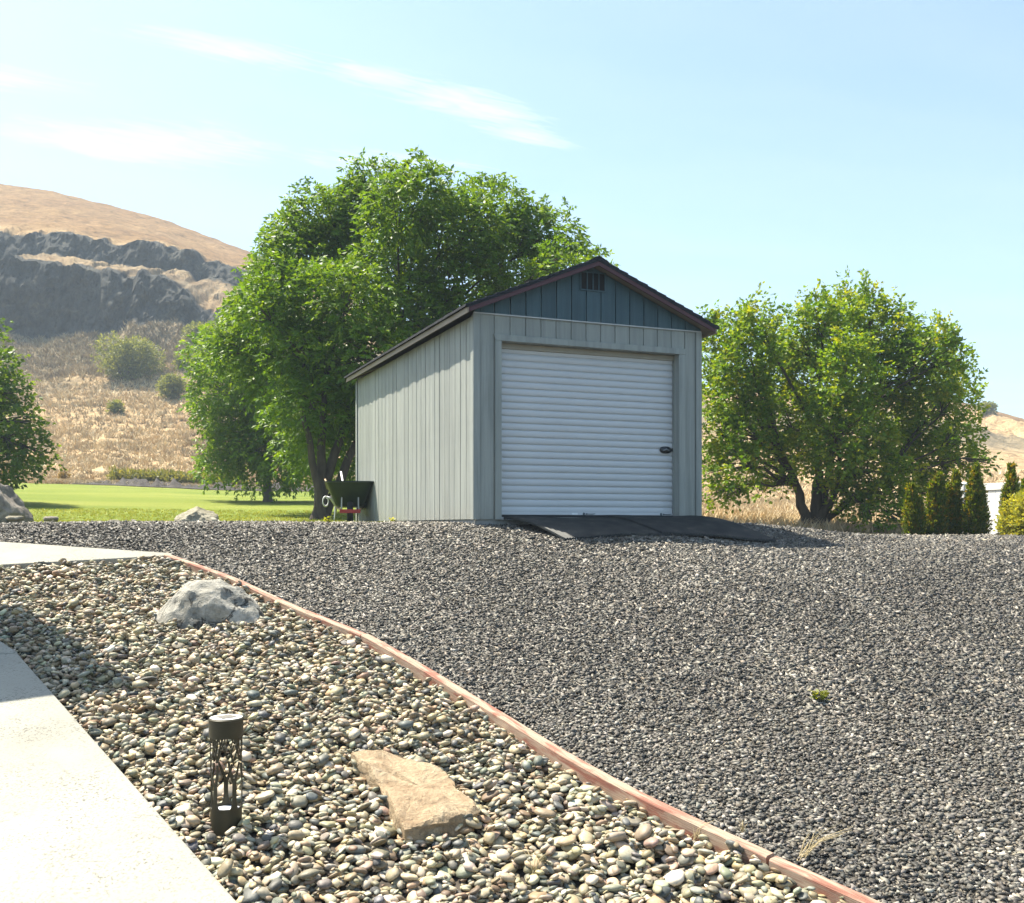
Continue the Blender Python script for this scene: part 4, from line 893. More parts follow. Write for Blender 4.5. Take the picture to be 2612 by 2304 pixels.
# ------------------------------------------------------------------ wheelbarrow
def wheelbarrow():
    g = px(893, 1334, 16.3); rz = math.radians(9)
    B0 = empty('wheelbarrow', (g.x, g.y, float(yard(g.x, g.y))-0.005), rz); tag(B0, 'dark green wheelbarrow with red wheel bracket parked beside the garage wall', 'wheelbarrow')
    # local: wheel at origin, -y towards the camera, handles towards +y
    green = mat_plain('green_tray', (0.022, 0.034, 0.022), 0.45, 0.4, 0, 0.25, 6); red = mat_plain('red_bracket', (0.38, 0.03, 0.03), 0.4, 0.5, 0, 0.15, 8)
    steel = mat_plain('galvanised_brace', (0.42, 0.43, 0.42), 0.45, 0.5, 0.5, 0.12, 10); wood = mat_plain('handle_wood', (0.42, 0.29, 0.17), 0.6, 0.3, 0, 0.2, 8, 0, 80, (1, 0.1, 1))
    # tray: rings bottom -> rim (front is -y)
    def ring(hw, yf, yb, z, zb, rad, n=5):
        pts = []
        for cx, cy, a0 in ((hw-rad, yf+rad, -90), (hw-rad, yb-rad, 0), (-hw+rad, yb-rad, 90), (-hw+rad, yf+rad, 180)):
            for i in range(n):
                a = math.radians(a0+90*i/(n-1)); x, y = cx+rad*math.cos(a), cy+rad*math.sin(a); t = (y-yf)/(yb-yf); pts.append((x, y, z*(1-t)+zb*t))
        return pts
    rs = [ring(0.20, 0.02, 0.62, 0.285, 0.275, 0.07), ring(0.235, -0.03, 0.68, 0.31, 0.30, 0.08), ring(0.375, -0.20, 0.98, 0.685, 0.60, 0.10), ring(0.40, -0.225, 1.01, 0.690, 0.605, 0.11), ring(0.40, -0.225, 1.01, 0.672, 0.588, 0.11),
          ring(0.372, -0.195, 0.975, 0.668, 0.585, 0.10), ring(0.228, -0.022, 0.67, 0.318, 0.308, 0.08), ring(0.195, 0.03, 0.61, 0.295, 0.285, 0.07)]
    t = MB(); n = len(rs[0])
    for r in rs: t.v += r
    for i in range(len(rs)-1):
        for j in range(n): t.f.append((i*n+j, i*n+(j+1)%n, (i+1)*n+(j+1)%n, (i+1)*n+j))
    t.f += [tuple(range(n-1, -1, -1)), tuple((len(rs)-1)*n+j for j in range(n))]
    o = t.build('tray', green, B0, True); e = o.modifiers.new('e', 'EDGE_SPLIT'); e.split_angle = math.radians(40)
    # wheel
    wh = empty('wheel', (0, -0.02, 0.185)); wh.parent = B0
    ty = MB(); nn = 32
    for k in range(nn):
        a = 2*math.pi*k/nn
        for q in range(10):
            b = 2*math.pi*q/10; r = 0.142+0.044*math.cos(b); ty.v.append((0.052*math.sin(b), r*math.cos(a), r*math.sin(a)))
    for k in range(nn):
        for q in range(10): ty.f.append((k*10+q, k*10+(q+1)%10, ((k+1)%nn)*10+(q+1)%10, ((k+1)%nn)*10+q))
    ty.build('tyre', M['black'], wh, True)
    h = MB().lathe([(0.0005, -0.03), (0.04, -0.03), (0.105, -0.015), (0.105, 0.015), (0.04, 0.03), (0.0005, 0.03)], 24); h.v = [(z, x, y) for x, y, z in h.v]; h.build('rim', red, wh, True)
    MB().tube([(-0.16, -0.02, 0.185), (0.16, -0.02, 0.185)], 0.010, 8).build('axle', steel, B0)
    # handles: two long wooden rails from wheel bracket to grips
    for s in (-1, 1):
        MB().tube([(s*0.15, -0.16, 0.235), (s*0.20, 0.35, 0.262), (s*0.27, 0.95, 0.35), (s*0.31, 1.30, 0.46)], [0.017, 0.019, 0.019, 0.017], 8).build('handle_rail', wood, B0, True)
        MB().tube([(s*0.31, 1.30, 0.46), (s*0.318, 1.36, 0.479), (s*0.325, 1.42, 0.498)], [0.02, 0.022, 0.02], 10).build('grip', M['black'], B0, True)
        MB().tube([(s*0.12, -0.085, 0.575), (s*0.13, -0.06, 0.545), (s*0.135, -0.10, 0.24)], 0.012, 8).build('front_brace', steel, B0)
        # leg: bent V strap to the ground
        MB().tube([(s*0.225, 0.52, 0.275), (s*0.262, 0.63, 0.03), (s*0.262, 0.72, 0.012), (s*0.25, 0.86, 0.335)], 0.013, 8).build('leg', steel, B0)
        MB().box(-0.012, 0.012, -0.17, 0.10, -0.012, 0.012).build('bracket_arm', red, B0).location = (s*0.148, -0.02, 0.205)
    br = MB().box(-0.165, 0.165, -0.205, -0.185, 0.175, 0.235).build('wheel_bracket', red, B0, bevel=0.004)
    # white loop on the left side of the frame
    lo = MB(); c = Vector((-0.40, 0.42, 0.375)); nn = 24
    for k in range(nn):
        a = 2*math.pi*k/nn
        for q in range(8):
            b = 2*math.pi*q/8; r = 0.062+0.013*math.cos(b); lo.v.append((c.x+r*0.72*math.cos(a), c.y+0.02*math.sin(b)+0.025*math.cos(a), c.z+r*1.25*math.sin(a)))
    for k in range(nn):
        for q in range(8): lo.f.append((k*8+q, k*8+(q+1)%8, ((k+1)%nn)*8+(q+1)%8, ((k+1)%nn)*8+q))
    white = mat_plain('white_plastic', (0.78, 0.78, 0.76), 0.4)
    lp = lo.build('white_loop', white, B0, True)
    MB().tube([(-0.385, 0.44, 0.445), (-0.31, 0.46, 0.425), (-0.24, 0.48, 0.30)], [0.022, 0.026, 0.012], 10).build('loop_arm', white, lp, True)
    def wp(x, y, z): return B0.matrix_basis @ Vector((x, y, z))
    base = Matrix.Translation(B0.location) @ Matrix.Rotation(rz, 4, 'Z')
    st = MB().tube([base @ Vector((-0.05, 0.30, 0.31)), base @ Vector((-0.10, 0.52, 0.60)), base @ Vector((-0.155, 0.72, 0.885))], [0.017, 0.017, 0.015], 10).build('tool_handle', white, None, True)
    tag(st, 'white tool handle sticking up out of the wheelbarrow', 'tool handle')
    st = MB().tube([base @ Vector((-0.15, 0.70, 0.30)), base @ Vector((-0.36, 0.99, 0.64)), base @ Vector((-0.43, 1.10, 0.775))], [0.016, 0.016, 0.013], 10).build('tool_handle', wood, None, True)
    tag(st, 'bare wooden tool handle leaning out over the wheelbarrow rim', 'tool handle')
wheelbarrow()

# ------------------------------------------------------------------ trees
def unit(a): return a/np.maximum(np.linalg.norm(a, axis=-1, keepdims=True), 1e-9)
def sprays(C, A, K, Ls, ll, lw, rng, droop=0.25, cols=None, spread=1.0, upn=0.5):
    """C (n,3) spray roots, A (n,3) axes -> verts, quads, colours; K leaflets a spray in opposite pairs"""
    n = len(C); A = unit(A); up = np.array([0, 0, 1.0]); side = unit(np.cross(A, up) + rng.normal(0, 0.35, (n, 3)))
    t = np.concatenate([np.repeat(np.linspace(0.25, 0.95, (K-1)//2), 2), [1.0]])
    sg = np.concatenate([np.tile([-1, 1], (K-1)//2), [0]]); K = len(t)
    L = Ls*rng.uniform(0.7, 1.3, (n, 1))
    pos = C[:, None]+A[:, None]*(L*t[None])[..., None]; pos[..., 2] -= droop*(L*t[None]**2)
    ang = np.where(sg == 0, 0, 1.0)*spread; ax = A[:, None] - np.array([0, 0, 1.0])*(droop*1.2*t)[None, :, None]
    ld = unit(ax*np.cos(ang)[None, :, None] + side[:, None]*(sg*np.sin(ang))[None, :, None] + rng.normal(0, 0.22, (n, K, 3)) - np.array([0, 0, droop*0.5]))
    nr = unit(up*upn + rng.normal(0, 0.55, (n, K, 3)) + A[:, None]*0.2)
    wd = unit(np.cross(ld, nr)); sc = rng.uniform(0.7, 1.25, (n, K, 1))
    l = ll*sc; w = lw*sc; nn = np.cross(wd, ld)
    v0 = pos; v1 = pos+ld*l*0.45+wd*w*0.5-nn*w*0.12; v2 = pos+ld*l; v3 = pos+ld*l*0.45-wd*w*0.5-nn*w*0.12
    V = np.stack([v0, v1, v2, v3], 2).reshape(-1, 3); Q = np.arange(len(V)).reshape(-1, 4)
    cl = np.repeat(cols, K, 0)*rng.uniform(0.82, 1.2, (n*K, 1)); return V, Q, np.repeat(cl, 4, 0)
def branch_mesh(mb, pts, r0, r1, n=6):
    m_ = len(pts); mb.tube(pts, [r0+(r1-r0)*i/(m_-1) for i in range(m_)], n, cap=False)
def curve3(a, b, bow, k=6, wob=0.05, rnd=random):
    a, b = Vector(a), Vector(b); mid = a.lerp(b, 0.5)+Vector(bow); out = []
    for i in range(k+1):
        t = i/k; p = a*(1-t)**2+mid*2*t*(1-t)+b*t*t
        if 0 < i < k: p = p+Vector((rnd.uniform(-wob, wob), rnd.uniform(-wob, wob), rnd.uniform(-wob, wob)))
        out.append(p)
    return out
M['bark'] = mat_plain('grey_brown_bark', (0.075, 0.062, 0.048), 0.9, 0.2, 0, 0.4, 9, 0.02, 18, (1, 1, 0.3))
M['bark_lt'] = mat_plain('grey_bark', (0.15, 0.135, 0.11), 0.9, 0.2, 0, 0.3, 9, 0.02, 18, (1, 1, 0.3))
LEAF = mat_leaf('tree_leaves')
def tree(name, base, stems, lobes, label, seed, pal, leafp, nper, group=None, shoots=0, depth=1.0, bark='bark', cat='tree'):
    """stems: list of (top point, base radius); lobes: (centre, radius)"""
    rng = np.random.default_rng(seed); rnd = random.Random(seed); T = empty(name, base); tag(T, label, cat, group); b = Vector(base)
    tb = MB(); tops = []
    for tp_, r in stems:
        pts = curve3((rnd.uniform(-r, r)*0.9, rnd.uniform(-r, r)*0.5, -0.15), Vector(tp_)-b, (0, 0, 0.25), 8, 0.03, rnd)
        rad = [r*(1.35 if i == 0 else 1.0)*(1-0.55*i/8) for i in range(9)]; tb.tube(pts, rad, 10, cap=False); tops.append((pts, rad))
    C_, A_, col_ = [], [], []
    for c, R in lobes:
        c = Vector(c)-b
        # limb from the nearest stem
        bp = min(((pts[i]-c).length+abs(i-5)*0.12, pts[i], rad[i]) for pts, rad in tops for i in range(3, 9))
        lim = curve3(bp[1], c, (0, 0, 0.12*(bp[1]-c).length), 5, 0.06, rnd); branch_mesh(tb, lim, min(bp[2]*0.62, 0.02+0.085*R), min(0.022, 0.05*R), 6)
        for _ in range(7):
            dv = Vector((rnd.gauss(0, 1), rnd.gauss(0, 1), rnd.gauss(0.3, 1))).normalized()*R*0.85; branch_mesh(tb, curve3(lim[4], c+dv, (0, 0, 0.1*R), 3, 0.03, rnd), 0.018, 0.006, 4)
        n = int(nper*R*R); d = unit(rng.normal(0, 1, (n, 3))); rr = (0.42+0.62*rng.random(n)**0.55)[:, None]
        lump = 1+0.22*np.sin(d@rng.normal(0, 3, 3)+rng.random()*6)[:, None]
        pos = np.array(c)[None]+d*rr*R*np.array([1, depth, 0.95])*lump; pos[:, 2] -= 0.05*R
        C_.append(pos); A_.append(d*0.9+np.array([0, 0, 0.25])+rng.normal(0, 0.45, (n, 3)))
        k = rng.integers(0, len(pal), n); w_ = np.clip((rr[:, 0]-0.75)*2.2, 0, 1)[:, None]; col_.append(np.array(pal)[k]*(1+0.0*w_))
        if shoots:
            for _ in range(int(shoots*R*R)):
                dv = unit(rng.normal(0, 1, 3)+np.array([0, 0, 1.3])); st = np.array(c)+dv*R*0.8; ln = rng.uniform(0.25, 0.6); m_ = 10
                ax = unit(np.array([0.18, 0, 1.0])+dv*0.35+rng.normal(0, 0.15, 3)); tt = np.linspace(0, 1, m_)[:, None]; C_.append(st+ax*tt*ln); A_.append(ax[None]*0.7+rng.normal(0, 0.6, (m_, 3))); col_.append(np.repeat(np.array(pal)[rng.integers(0, len(pal), 1)]*np.array([1.28, 1.18, 0.95]), m_, 0))
    K, Ls, ll, lw, dr = leafp
    V, Q, cl = sprays(np.concatenate(C_), np.concatenate(A_), K, Ls, ll, lw, rng, dr, np.concatenate(col_))
    tb.build('trunk', M[bark], T, True)
    link(bpy.data.objects.new('crown', np_mesh('crown', V, Q, LEAF, cl, False)), T)
    return len(Q)
def dl(lst, d, rng, spread):         # lobes from photo positions (half-scale px list) with depth spread
    out = []
    for x, y, r in lst:
        dd = d + rng.uniform(-1, 1)*spread; p = px(x*1.2779, y*1.2779, dd); out.append((p, r*1.2779/F*dd))
    return out
rr_ = random.Random(2)
A_L = [(745,372,62),(715,400,55),(850,372,60),(800,410,70),(640,425,62),(600,460,60),(990,405,62),(950,440,65),(1085,465,58),(1050,440,45),(1150,525,50),(1110,540,60),(1185,560,36),(900,460,75),(1030,520,75),(740,480,85),(665,500,80),(570,505,55),(545,560,52),(610,585,80),(520,610,46),
       (700,590,85),(800,540,80),(830,620,85),(930,570,85),(1010,610,70),(900,660,70),(560,650,70),(640,690,85),(740,700,85),(690,780,80),(620,800,75),(680,870,60),(620,880,55),(560,740,70),(760,800,60),(700,940,36),(508,598,42),(482,640,40),(540,588,48),(500,690,46),(450,690,34)]
pal_a = [(0.050,0.110,0.018),(0.065,0.135,0.020),(0.082,0.150,0.024),(0.055,0.120,0.026),(0.10,0.17,0.028),(0.070,0.140,0.018)]
bA = terr_pt(818, 20.6)
nA = tree('ash_tree', (bA.x, bA.y, bA.z), [(px(905,1010,21.4), 0.13), (px(770,1040,20.4), 0.10), (px(1010,930,22.2), 0.11), (px(830,980,21.0), 0.12)], [(p_, r_*1.04) for p_, r_ in dl([(a_, b_+6, c_) for a_, b_, c_ in A_L], 22.2, rr_, 1.7)],
     'tall spreading green tree with its trunk behind the wheelbarrow', 31, pal_a, (7, 0.22, 0.125, 0.052, 0.42), 760, 'broad green trees round the yard')
B_L = [(420,705,40),(455,700,48),(475,745,62),(430,770,46),(440,820,46),(490,830,66),(545,800,70),(470,880,50),(545,880,66),(600,850,60),(440,915,36),(500,925,40),(570,930,45),(420,930,22),(620,920,42),(510,690,55),(500,640,45),(455,660,30),(640,760,60)]
bB = terr_pt(680, 32.5)
nB = tree('ash_tree', (bB.x, bB.y, bB.z), [(px(678,1120,32.5), 0.15)], [(p_, r_*1.12) for p_, r_ in dl(B_L, 32.0, rr_, 1.6)],
     'green tree with one straight trunk standing out on the lawn', 37, [(c[0]*1.12, c[1]*1.08, c[2]) for c in pal_a], (7, 0.26, 0.15, 0.062, 0.40), 380, 'broad green trees round the yard', bark='bark_lt')
R_L = [(1435,665,38),(1470,640,34),(1512,650,42),(1430,720,40),(1490,715,66),(1425,790,36),(1470,790,60),(1550,710,48),(1640,630,38),(1690,612,42),(1745,612,40),(1610,665,58),(1690,680,70),(1770,665,55),(1820,690,40),(1860,690,42),(1900,700,30),(1850,740,60),(1915,755,34),(1780,755,75),(1690,770,80),(1590,760,75),(1900,810,50),(1850,840,65),(1920,870,36),(1770,850,75),(1670,860,80),(1570,840,78),(1490,860,62),(1430,860,34),(1425,930,32),(1470,930,50),
       (1530,905,46),(1600,900,50),(1670,915,52),(1745,935,66),(1840,920,62),(1900,920,44),(1945,925,24),(1970,915,14),(1700,985,46),(1780,990,52),(1850,985,42),(1465,985,24),(1520,975,16),(1740,1030,26),(1420,985,22),(1790,1035,26),(1560,960,18)]
pal_r = [(0.042,0.100,0.014),(0.055,0.120,0.016),(0.075,0.140,0.018),(0.095,0.155,0.022),(0.050,0.110,0.018),(0.068,0.132,0.016),(0.12,0.165,0.026)]
bR = terr_pt(2080, 21.5)
nR = tree('maple_tree', (bR.x, bR.y, float(bR.z)), [(px(2010,1190,21.5), 0.13), (px(2090,1140,21.7), 0.14), (px(2180,1190,21.3), 0.12), (px(2130,1120,22.0), 0.12), (px(2250,1230,21.6), 0.09)], [(p_, r_*0.95) for p_, r_ in dl([(a_, b_+(14 if b_ < 720 else 4), c_) for a_, b_, c_ in R_L], 21.6, rr_, 1.5)],
     'wide multi-stemmed tree right of the garage with yellow-green upright tips', 43, [(a_*1.2, b_*1.15, c_) for a_, b_, c_ in pal_r], (5, 0.14, 0.093, 0.057, 0.22), 820, 'broad green trees round the yard', shoots=48)
L_L = [(-70,640,55),(-10,745,48),(25,785,38),(-60,730,75),(15,840,48),(58,845,26),(-50,830,75),(70,900,28),(35,890,40),(95,912,13),(-10,925,48),(50,932,24),(-80,920,70),(-130,800,80),(-140,900,70)]
bL = terr_pt(-130, 27.0)
nL = tree('lawn_tree', (bL.x, bL.y, bL.z), [(px(-110,1000,27.0), 0.16)], dl(L_L, 27.0, rr_, 1.2), 'dark green tree cut off by the left edge of the picture', 47,
     [(0.040,0.085,0.022),(0.055,0.105,0.022),(0.075,0.125,0.025)], (5, 0.24, 0.13, 0.085, 0.30), 420, 'broad green trees round the yard')
print('LEAVES', nA, nB, nR, nL)

# ------------------------------------------------------------------ arborvitae, bushes, fence on the right
def columnar(pxx, ytop, ybot, wpx, d, label, seed, tips):
    rng = np.random.default_rng(seed); b = px(pxx, ybot, d); h = (ybot-ytop)/F*d + 0.05; R = wpx/F*d/2
    T = empty('arborvitae', (b.x, b.y, b.z-0.05)); tag(T, label, 'shrub', 'arborvitae before the white fence')
    mb = MB(); mb.tube([(0,0,-0.1), (0,0,h*0.5), (0,0,h*0.9)], [0.03, 0.02, 0.008], 6)
    n = 1500; C_ = []; 
    for (ox, hh, rr) in tips:
        k = int(n*rr*hh); z = rng.random(k)**0.9; prof = np.clip(1-z**1.7, 0, 1)**0.75*np.clip(0.72+z*1.6, 0, 1)
        a = rng.random(k)*6.283; r = R*rr*prof*(0.75+0.32*rng.random(k)); bump_ = 1+0.16*np.sin(a*3+z*9+ox*20)
        C_.append(np.stack([ox*R+r*np.cos(a)*bump_, r*np.sin(a)*bump_, z*h*hh], -1))
    C_ = np.concatenate(C_); A_ = np.stack([C_[:, 0]*1.0, C_[:, 1]*1.0, np.full(len(C_), R*1.3)], -1)+rng.normal(0, R*0.35, (len(C_), 3))
    pal = np.array([(0.045,0.085,0.011),(0.07,0.11,0.014),(0.11,0.13,0.018),(0.17,0.13,0.026)]); col = pal[rng.choice(4, len(C_), p=[.28,.34,.26,.12])]
    V, Q, cl = sprays(C_, A_, 7, 0.085, 0.05, 0.02, rng, -0.05, col, 0.6, 0.2)
    mb.build('trunk', M['bark'], T); link(bpy.data.objects.new('crown', np_mesh('crown', V, Q, LEAF, cl)), T)
columnar(2330, 1250, 1366, 36, 16.2, 'shortest pointed arborvitae, leftmost of the row by the white fence', 51, [(-0.25,1.0,0.62),(0.45,0.72,0.6)])
columnar(2390, 1222, 1368, 38, 16.3, 'second arborvitae from the left, with a rounded double top', 52, [(0.2,1.0,0.75),(-0.45,0.86,0.6)])
columnar(2432, 1216, 1369, 34, 16.4, 'third arborvitae, with a low left shoulder, beside the fence end', 53, [(0.25,1.0,0.7),(-0.45,0.8,0.55)])
columnar(2487, 1200, 1372, 44, 16.2, 'tallest widest arborvitae standing right before the white fence', 54, [(0.1,1.0,0.62),(-0.3,0.78,0.7),(0.4,0.75,0.7)])
columnar(2578, 1199, 1374, 36, 16.3, 'rightmost arborvitae, behind the yellow-green bush', 55, [(0.1,1.0,0.7),(-0.35,0.7,0.7)])
columnar(2618, 1238, 1374, 50, 16.5, 'dark arborvitae cut off by the right edge, behind the bush', 56, [(0.0,1.0,0.9)])
def bush(name, pos, R, label, seed, pal, nsp, leafp, group=None, sub=7, cat='shrub'):
    rng = np.random.default_rng(seed); rnd = random.Random(seed); T = empty(name, pos); tag(T, label, cat, group); mb = MB(); C_ = []; A_ = []
    for _ in range(sub):
        c = np.array([rng.uniform(-.62, .62)*R[0], rng.uniform(-.6, .6)*R[1], rng.uniform(0.35, 0.62)*R[2]*1.1]); r = np.array(R)*rng.uniform(0.34, 0.52)
        mb.tube([(c[0]*0.2, c[1]*0.2, -0.1), (c[0]*0.6, c[1]*0.6, c[2]*0.6), tuple(c)], [0.035*R[2]/0.8, 0.02*R[2]/0.8, 0.008], 5, cap=False)
        n = nsp//sub; d = unit(rng.normal(0, 1, (n, 3))); p = c+d*r*(0.5+0.55*rng.random((n, 1))**0.6); k = p[:, 2] > -0.03; C_.append(p[k]); A_.append((d+np.array([0, 0, 0.7])+rng.normal(0, 0.4, (n, 3)))[k])
    C_ = np.concatenate(C_); col = np.array(pal)[rng.integers(0, len(pal), len(C_))]
    V, Q, cl = sprays(C_, np.concatenate(A_), *leafp[:4], rng, leafp[4], col)
    mb.build('stems', M['bark'], T); link(bpy.data.objects.new('foliage', np_mesh('foliage', V, Q, LEAF, cl)), T)
q = px(2616, 1377, 15.5); bush('bush', (q.x, q.y, q.z), (0.33, 0.36, 0.62), 'yellow-green leafy bush at the right edge on the gravel', 61, [(0.20,0.22,0.05),(0.26,0.27,0.08),(0.15,0.18,0.04)], 1700, (5, 0.09, 0.05, 0.026, 0.0))
# tall weeds between the shrubs
def weed(pos, h, label, seed, pal, n=26, group='weeds along the gravel edge'):
    rng = np.random.default_rng(seed); T = empty('weed', pos); tag(T, label, 'weed', group); mb = MB()
    mb.tube([(0,0,-0.03), (0.01,0,h*0.5), (0.0,0,h)], [0.006, 0.005, 0.002], 5, cap=False)
    z = np.linspace(0.08, 1, n)[:, None]*h; a = np.arange(n)*2.4; d = np.stack([np.cos(a), np.sin(a), np.full(n, 0.5)], -1)
    C_ = np.concatenate([np.zeros((n, 2)), z], 1); V, Q, cl = sprays(C_, d, 3, 0.02+0.05*h, 0.05, 0.028, rng, 0.1, np.array(pal)[rng.integers(0, len(pal), n)])
    mb.build('stem', M['bark'], T); link(bpy.data.objects.new('leaves', np_mesh('leaves', V, Q, LEAF, cl)), T)
wp_ = [(0.20,0.24,0.08),(0.28,0.30,0.12),(0.16,0.2,0.06)]
for k, (xx, yy, dd, hh, lb) in enumerate(((2343,1366,16.4,0.22,'pale leafy weed at the foot of the shortest arborvitae'),(2356,1367,16.3,0.28,'taller pale weed between the first two arborvitae'),(2438,1368,16.4,0.20,'small whitish weed before the third arborvitae'))):
    q = px(xx, yy, dd); weed((q.x, q.y, q.z-0.02), hh, lb, 70+k, wp_)
q = unp(2090, 1785); weed((q.x, q.y, float(yard(q.x, q.y))), 0.055, 'lone green weed growing up through the gravel', 75, [(0.07,0.095,0.03),(0.11,0.13,0.04)], 10)
for k, (xx, yy, lb) in enumerate(((1000,1342,'low weed by the garage footing near the wheelbarrow'),(1130,1340,'low weed by the garage footing near the front corner'),(835,1338,'low weed beside the wheelbarrow leg'))):
    q = px(xx, yy, 15.0 - k*1.0); zz = float(yard(q.x, q.y)); weed((q.x, q.y, zz), 0.07, lb, 80+k, wp_, 12)
# dry straw
M['straw'] = mat_plain('dry_straw', (0.52, 0.42, 0.24), 0.8, 0.2, 0, 0.2, 10)
def straw(p, n, h, label, seed, lean=(0, 0)):
    rnd = random.Random(seed); mb = MB()
    for _ in range(n):
        a = rnd.uniform(0, 6.28); l = h*rnd.uniform(0.5, 1.1); dx, dy = math.cos(a)*0.45*l+lean[0]*l, math.sin(a)*0.45*l+lean[1]*l
        mb.tube([(rnd.uniform(-.02,.02), rnd.uniform(-.02,.02), -0.02), (dx*0.45, dy*0.45, l*0.42), (dx, dy, l*0.62)], [0.0018, 0.0014, 0.0007], 4, cap=False)
    o = mb.build('dry_grass_tuft', M['straw']); o.location = p; tag(o, label, 'grass', 'dry grass tufts by the edging')
q = unp(2010, 2188); straw((q.x+0.05, q.y, float(yard(q.x, q.y))), 16, 0.20, 'straw tuft on the gravel beside the timber joint', 1, (0.9, 0.35))
q = unp(1360, 2215); straw((q.x, q.y, q.z-0.02), 12, 0.15, 'straw tuft among the pebbles below the flagstone', 2, (0.1, 0.3))
q = unp(1880, 2120); straw((q.x+0.03, q.y, q.z), 9, 0.09, 'small straw tuft against the gravel side of the timber', 3)
q = unp(1770, 2120); straw((q.x, q.y, q.z-0.02), 9, 0.12, 'thin straw stalks among pebbles near the long timber', 4, (0.4, 0.1))
# white vinyl fence
fm = mat_plain('white_vinyl', (0.80, 0.80, 0.78), 0.35, 0.5, 0, 0.03)
fd = 18.6; a = px(2452, 1236, fd); zt = a.z; zb = -0.9
fence = empty('vinyl_fence', (a.x, fd, 0), math.atan2(-0.95, 0.31)); tag(fence, 'white vinyl privacy fence behind the arborvitae', 'fence')
def fpart(nm, x0, x1, y0_, y1_, z0, z1): MB().box(x0, x1, y0_, y1_, z0, z1).build(nm, fm, fence, bevel=0.004)
for k in range(4):
    x = k*1.75; fpart('post', x, x+0.12, -0.06, 0.06, zb, zt+0.01)
    pc = MB().add([(x-0.01,-0.07,zt+0.012),(x+0.13,-0.07,zt+0.012),(x+0.13,0.07,zt+0.012),(x-0.01,0.07,zt+0.012),(x+0.06,0,zt+0.05)], [(0,3,2,1),(0,1,4),(1,2,4),(2,3,4),(3,0,4)]).build('post_cap', fm, fence)
for j in range(3):
    x = j*1.75; fpart('top_rail', x+0.122, x+1.748, -0.035, 0.035, zt-0.13, zt-0.01); fpart('bottom_rail', x+0.122, x+1.748, -0.035, 0.035, zb+0.05, zb+0.17)
    for k in range(9): fpart('board', x+0.124+k*0.18, x+0.124+k*0.18+0.177, -0.016, 0.016, zb+0.172, zt-0.132)

# ------------------------------------------------------------------ dry grass, sagebrush on the hill
M['drygrass'] = mat_attr('dry_grass_blades', 0.85, 0.15)
def dry_grass():
    rng = np.random.default_rng(19); Vs = []; Cs = []; tot = 0
    zones = [(-250, 1100, 2.12, 3.0, 5200, 0.36), (-250, 1100, 3.0, 3.6, 5000, 0.42), (-250, 1100, 3.5, 4.3, 5200, 0.50), (-250, 1100, 4.2, 4.95, 4200, 0.55), (-250, 760, 4.75, 5.85, 5200, 0.7), (1650, 2750, 1.02, 2.2, 4200, 0.36), (1650, 2750, 2.2, 4.0, 4200, 0.5)]
    for x0, x1, t0, t1, n, h in zones:
        xp = x0+(x1-x0)*rng.random(n); t = t0+(t1-t0)*rng.random(n)**1.2; dens = fbm(xp*0.012+3, t*4, 3); k = dens > -0.62; xp, t = xp[k], t[k]; n = len(xp)
        X, Y, Z = terr(xp, t); B = 6; a = rng.random((n, B))*6.283; r = rng.random((n, B))*0.22*h/0.4; l = h*rng.uniform(0.5, 1.15, (n, B))
        bx = X[:, None]+r*np.cos(a); by = Y[:, None]+r*np.sin(a); bz = np.repeat(Z[:, None], B, 1)-0.05; l = l*0.8
        w = 0.045*(Y[:, None]/60)**0.7*np.ones((1, B)); lean = rng.normal(0, 0.6, (n, B, 2))
        wa = rng.random((n, B))*3.14; ux, uy = np.cos(wa)*w, np.sin(wa)*w
        v = np.stack([np.stack([bx-ux, by-uy, bz], -1), np.stack([bx+ux, by+uy, bz], -1), np.stack([bx+lean[..., 0]*l, by+lean[..., 1]*l, bz+l], -1)], 2)
        Vs.append(v.reshape(-1, 3)); pal = np.array([(0.60,0.47,0.28),(0.52,0.39,0.225),(0.66,0.54,0.34),(0.46,0.345,0.20)])
        c = pal[rng.integers(0, 4, n)]*rng.uniform(0.85, 1.15, (n, 1))*(np.array([0.66, 0.67, 0.68]) if t1 > 5.5 else 1.0)*(1-0.45*np.clip(fbm(xp*0.02+1, t*5, 3)*1.6, 0, 1))[:, None]; Cs.append(np.repeat(c, B*3, 0))
    V = np.concatenate(Vs); o = link(bpy.data.objects.new('dry_grass', np_mesh('dry_grass', V, np.arange(len(V)).reshape(-1, 3), M['drygrass'], np.concatenate(Cs))))
    tag(o, 'dry straw-coloured grass covering the field and lower hillside', 'grass', kind='stuff')
    # greener weeds along the ditch
    n = 1300; xp = 285+(620-285)*rng.random(n); t = 2.75+0.28*rng.random(n); X, Y, Z = terr(xp, t); C_ = np.stack([X, Y, Z+rng.random(n)*0.35], -1)
    A_ = rng.normal(0, 0.5, (n, 3))+np.array([0, 0, 1.0]); col = np.array([(0.095,0.11,0.05),(0.13,0.135,0.07),(0.075,0.09,0.042)])[rng.integers(0, 3, n)]
    V, Q, cl = sprays(C_, A_, 5, 0.3, 0.28, 0.09, rng, 0.0, col)
    o = link(bpy.data.objects.new('ditch_weeds', np_mesh('ditch_weeds', V, Q, LEAF, cl))); tag(o, 'strip of olive green weeds beyond the lawn', 'weeds', kind='stuff')
dry_grass()
sage = [(0.10,0.125,0.075),(0.13,0.155,0.09),(0.08,0.105,0.065)]
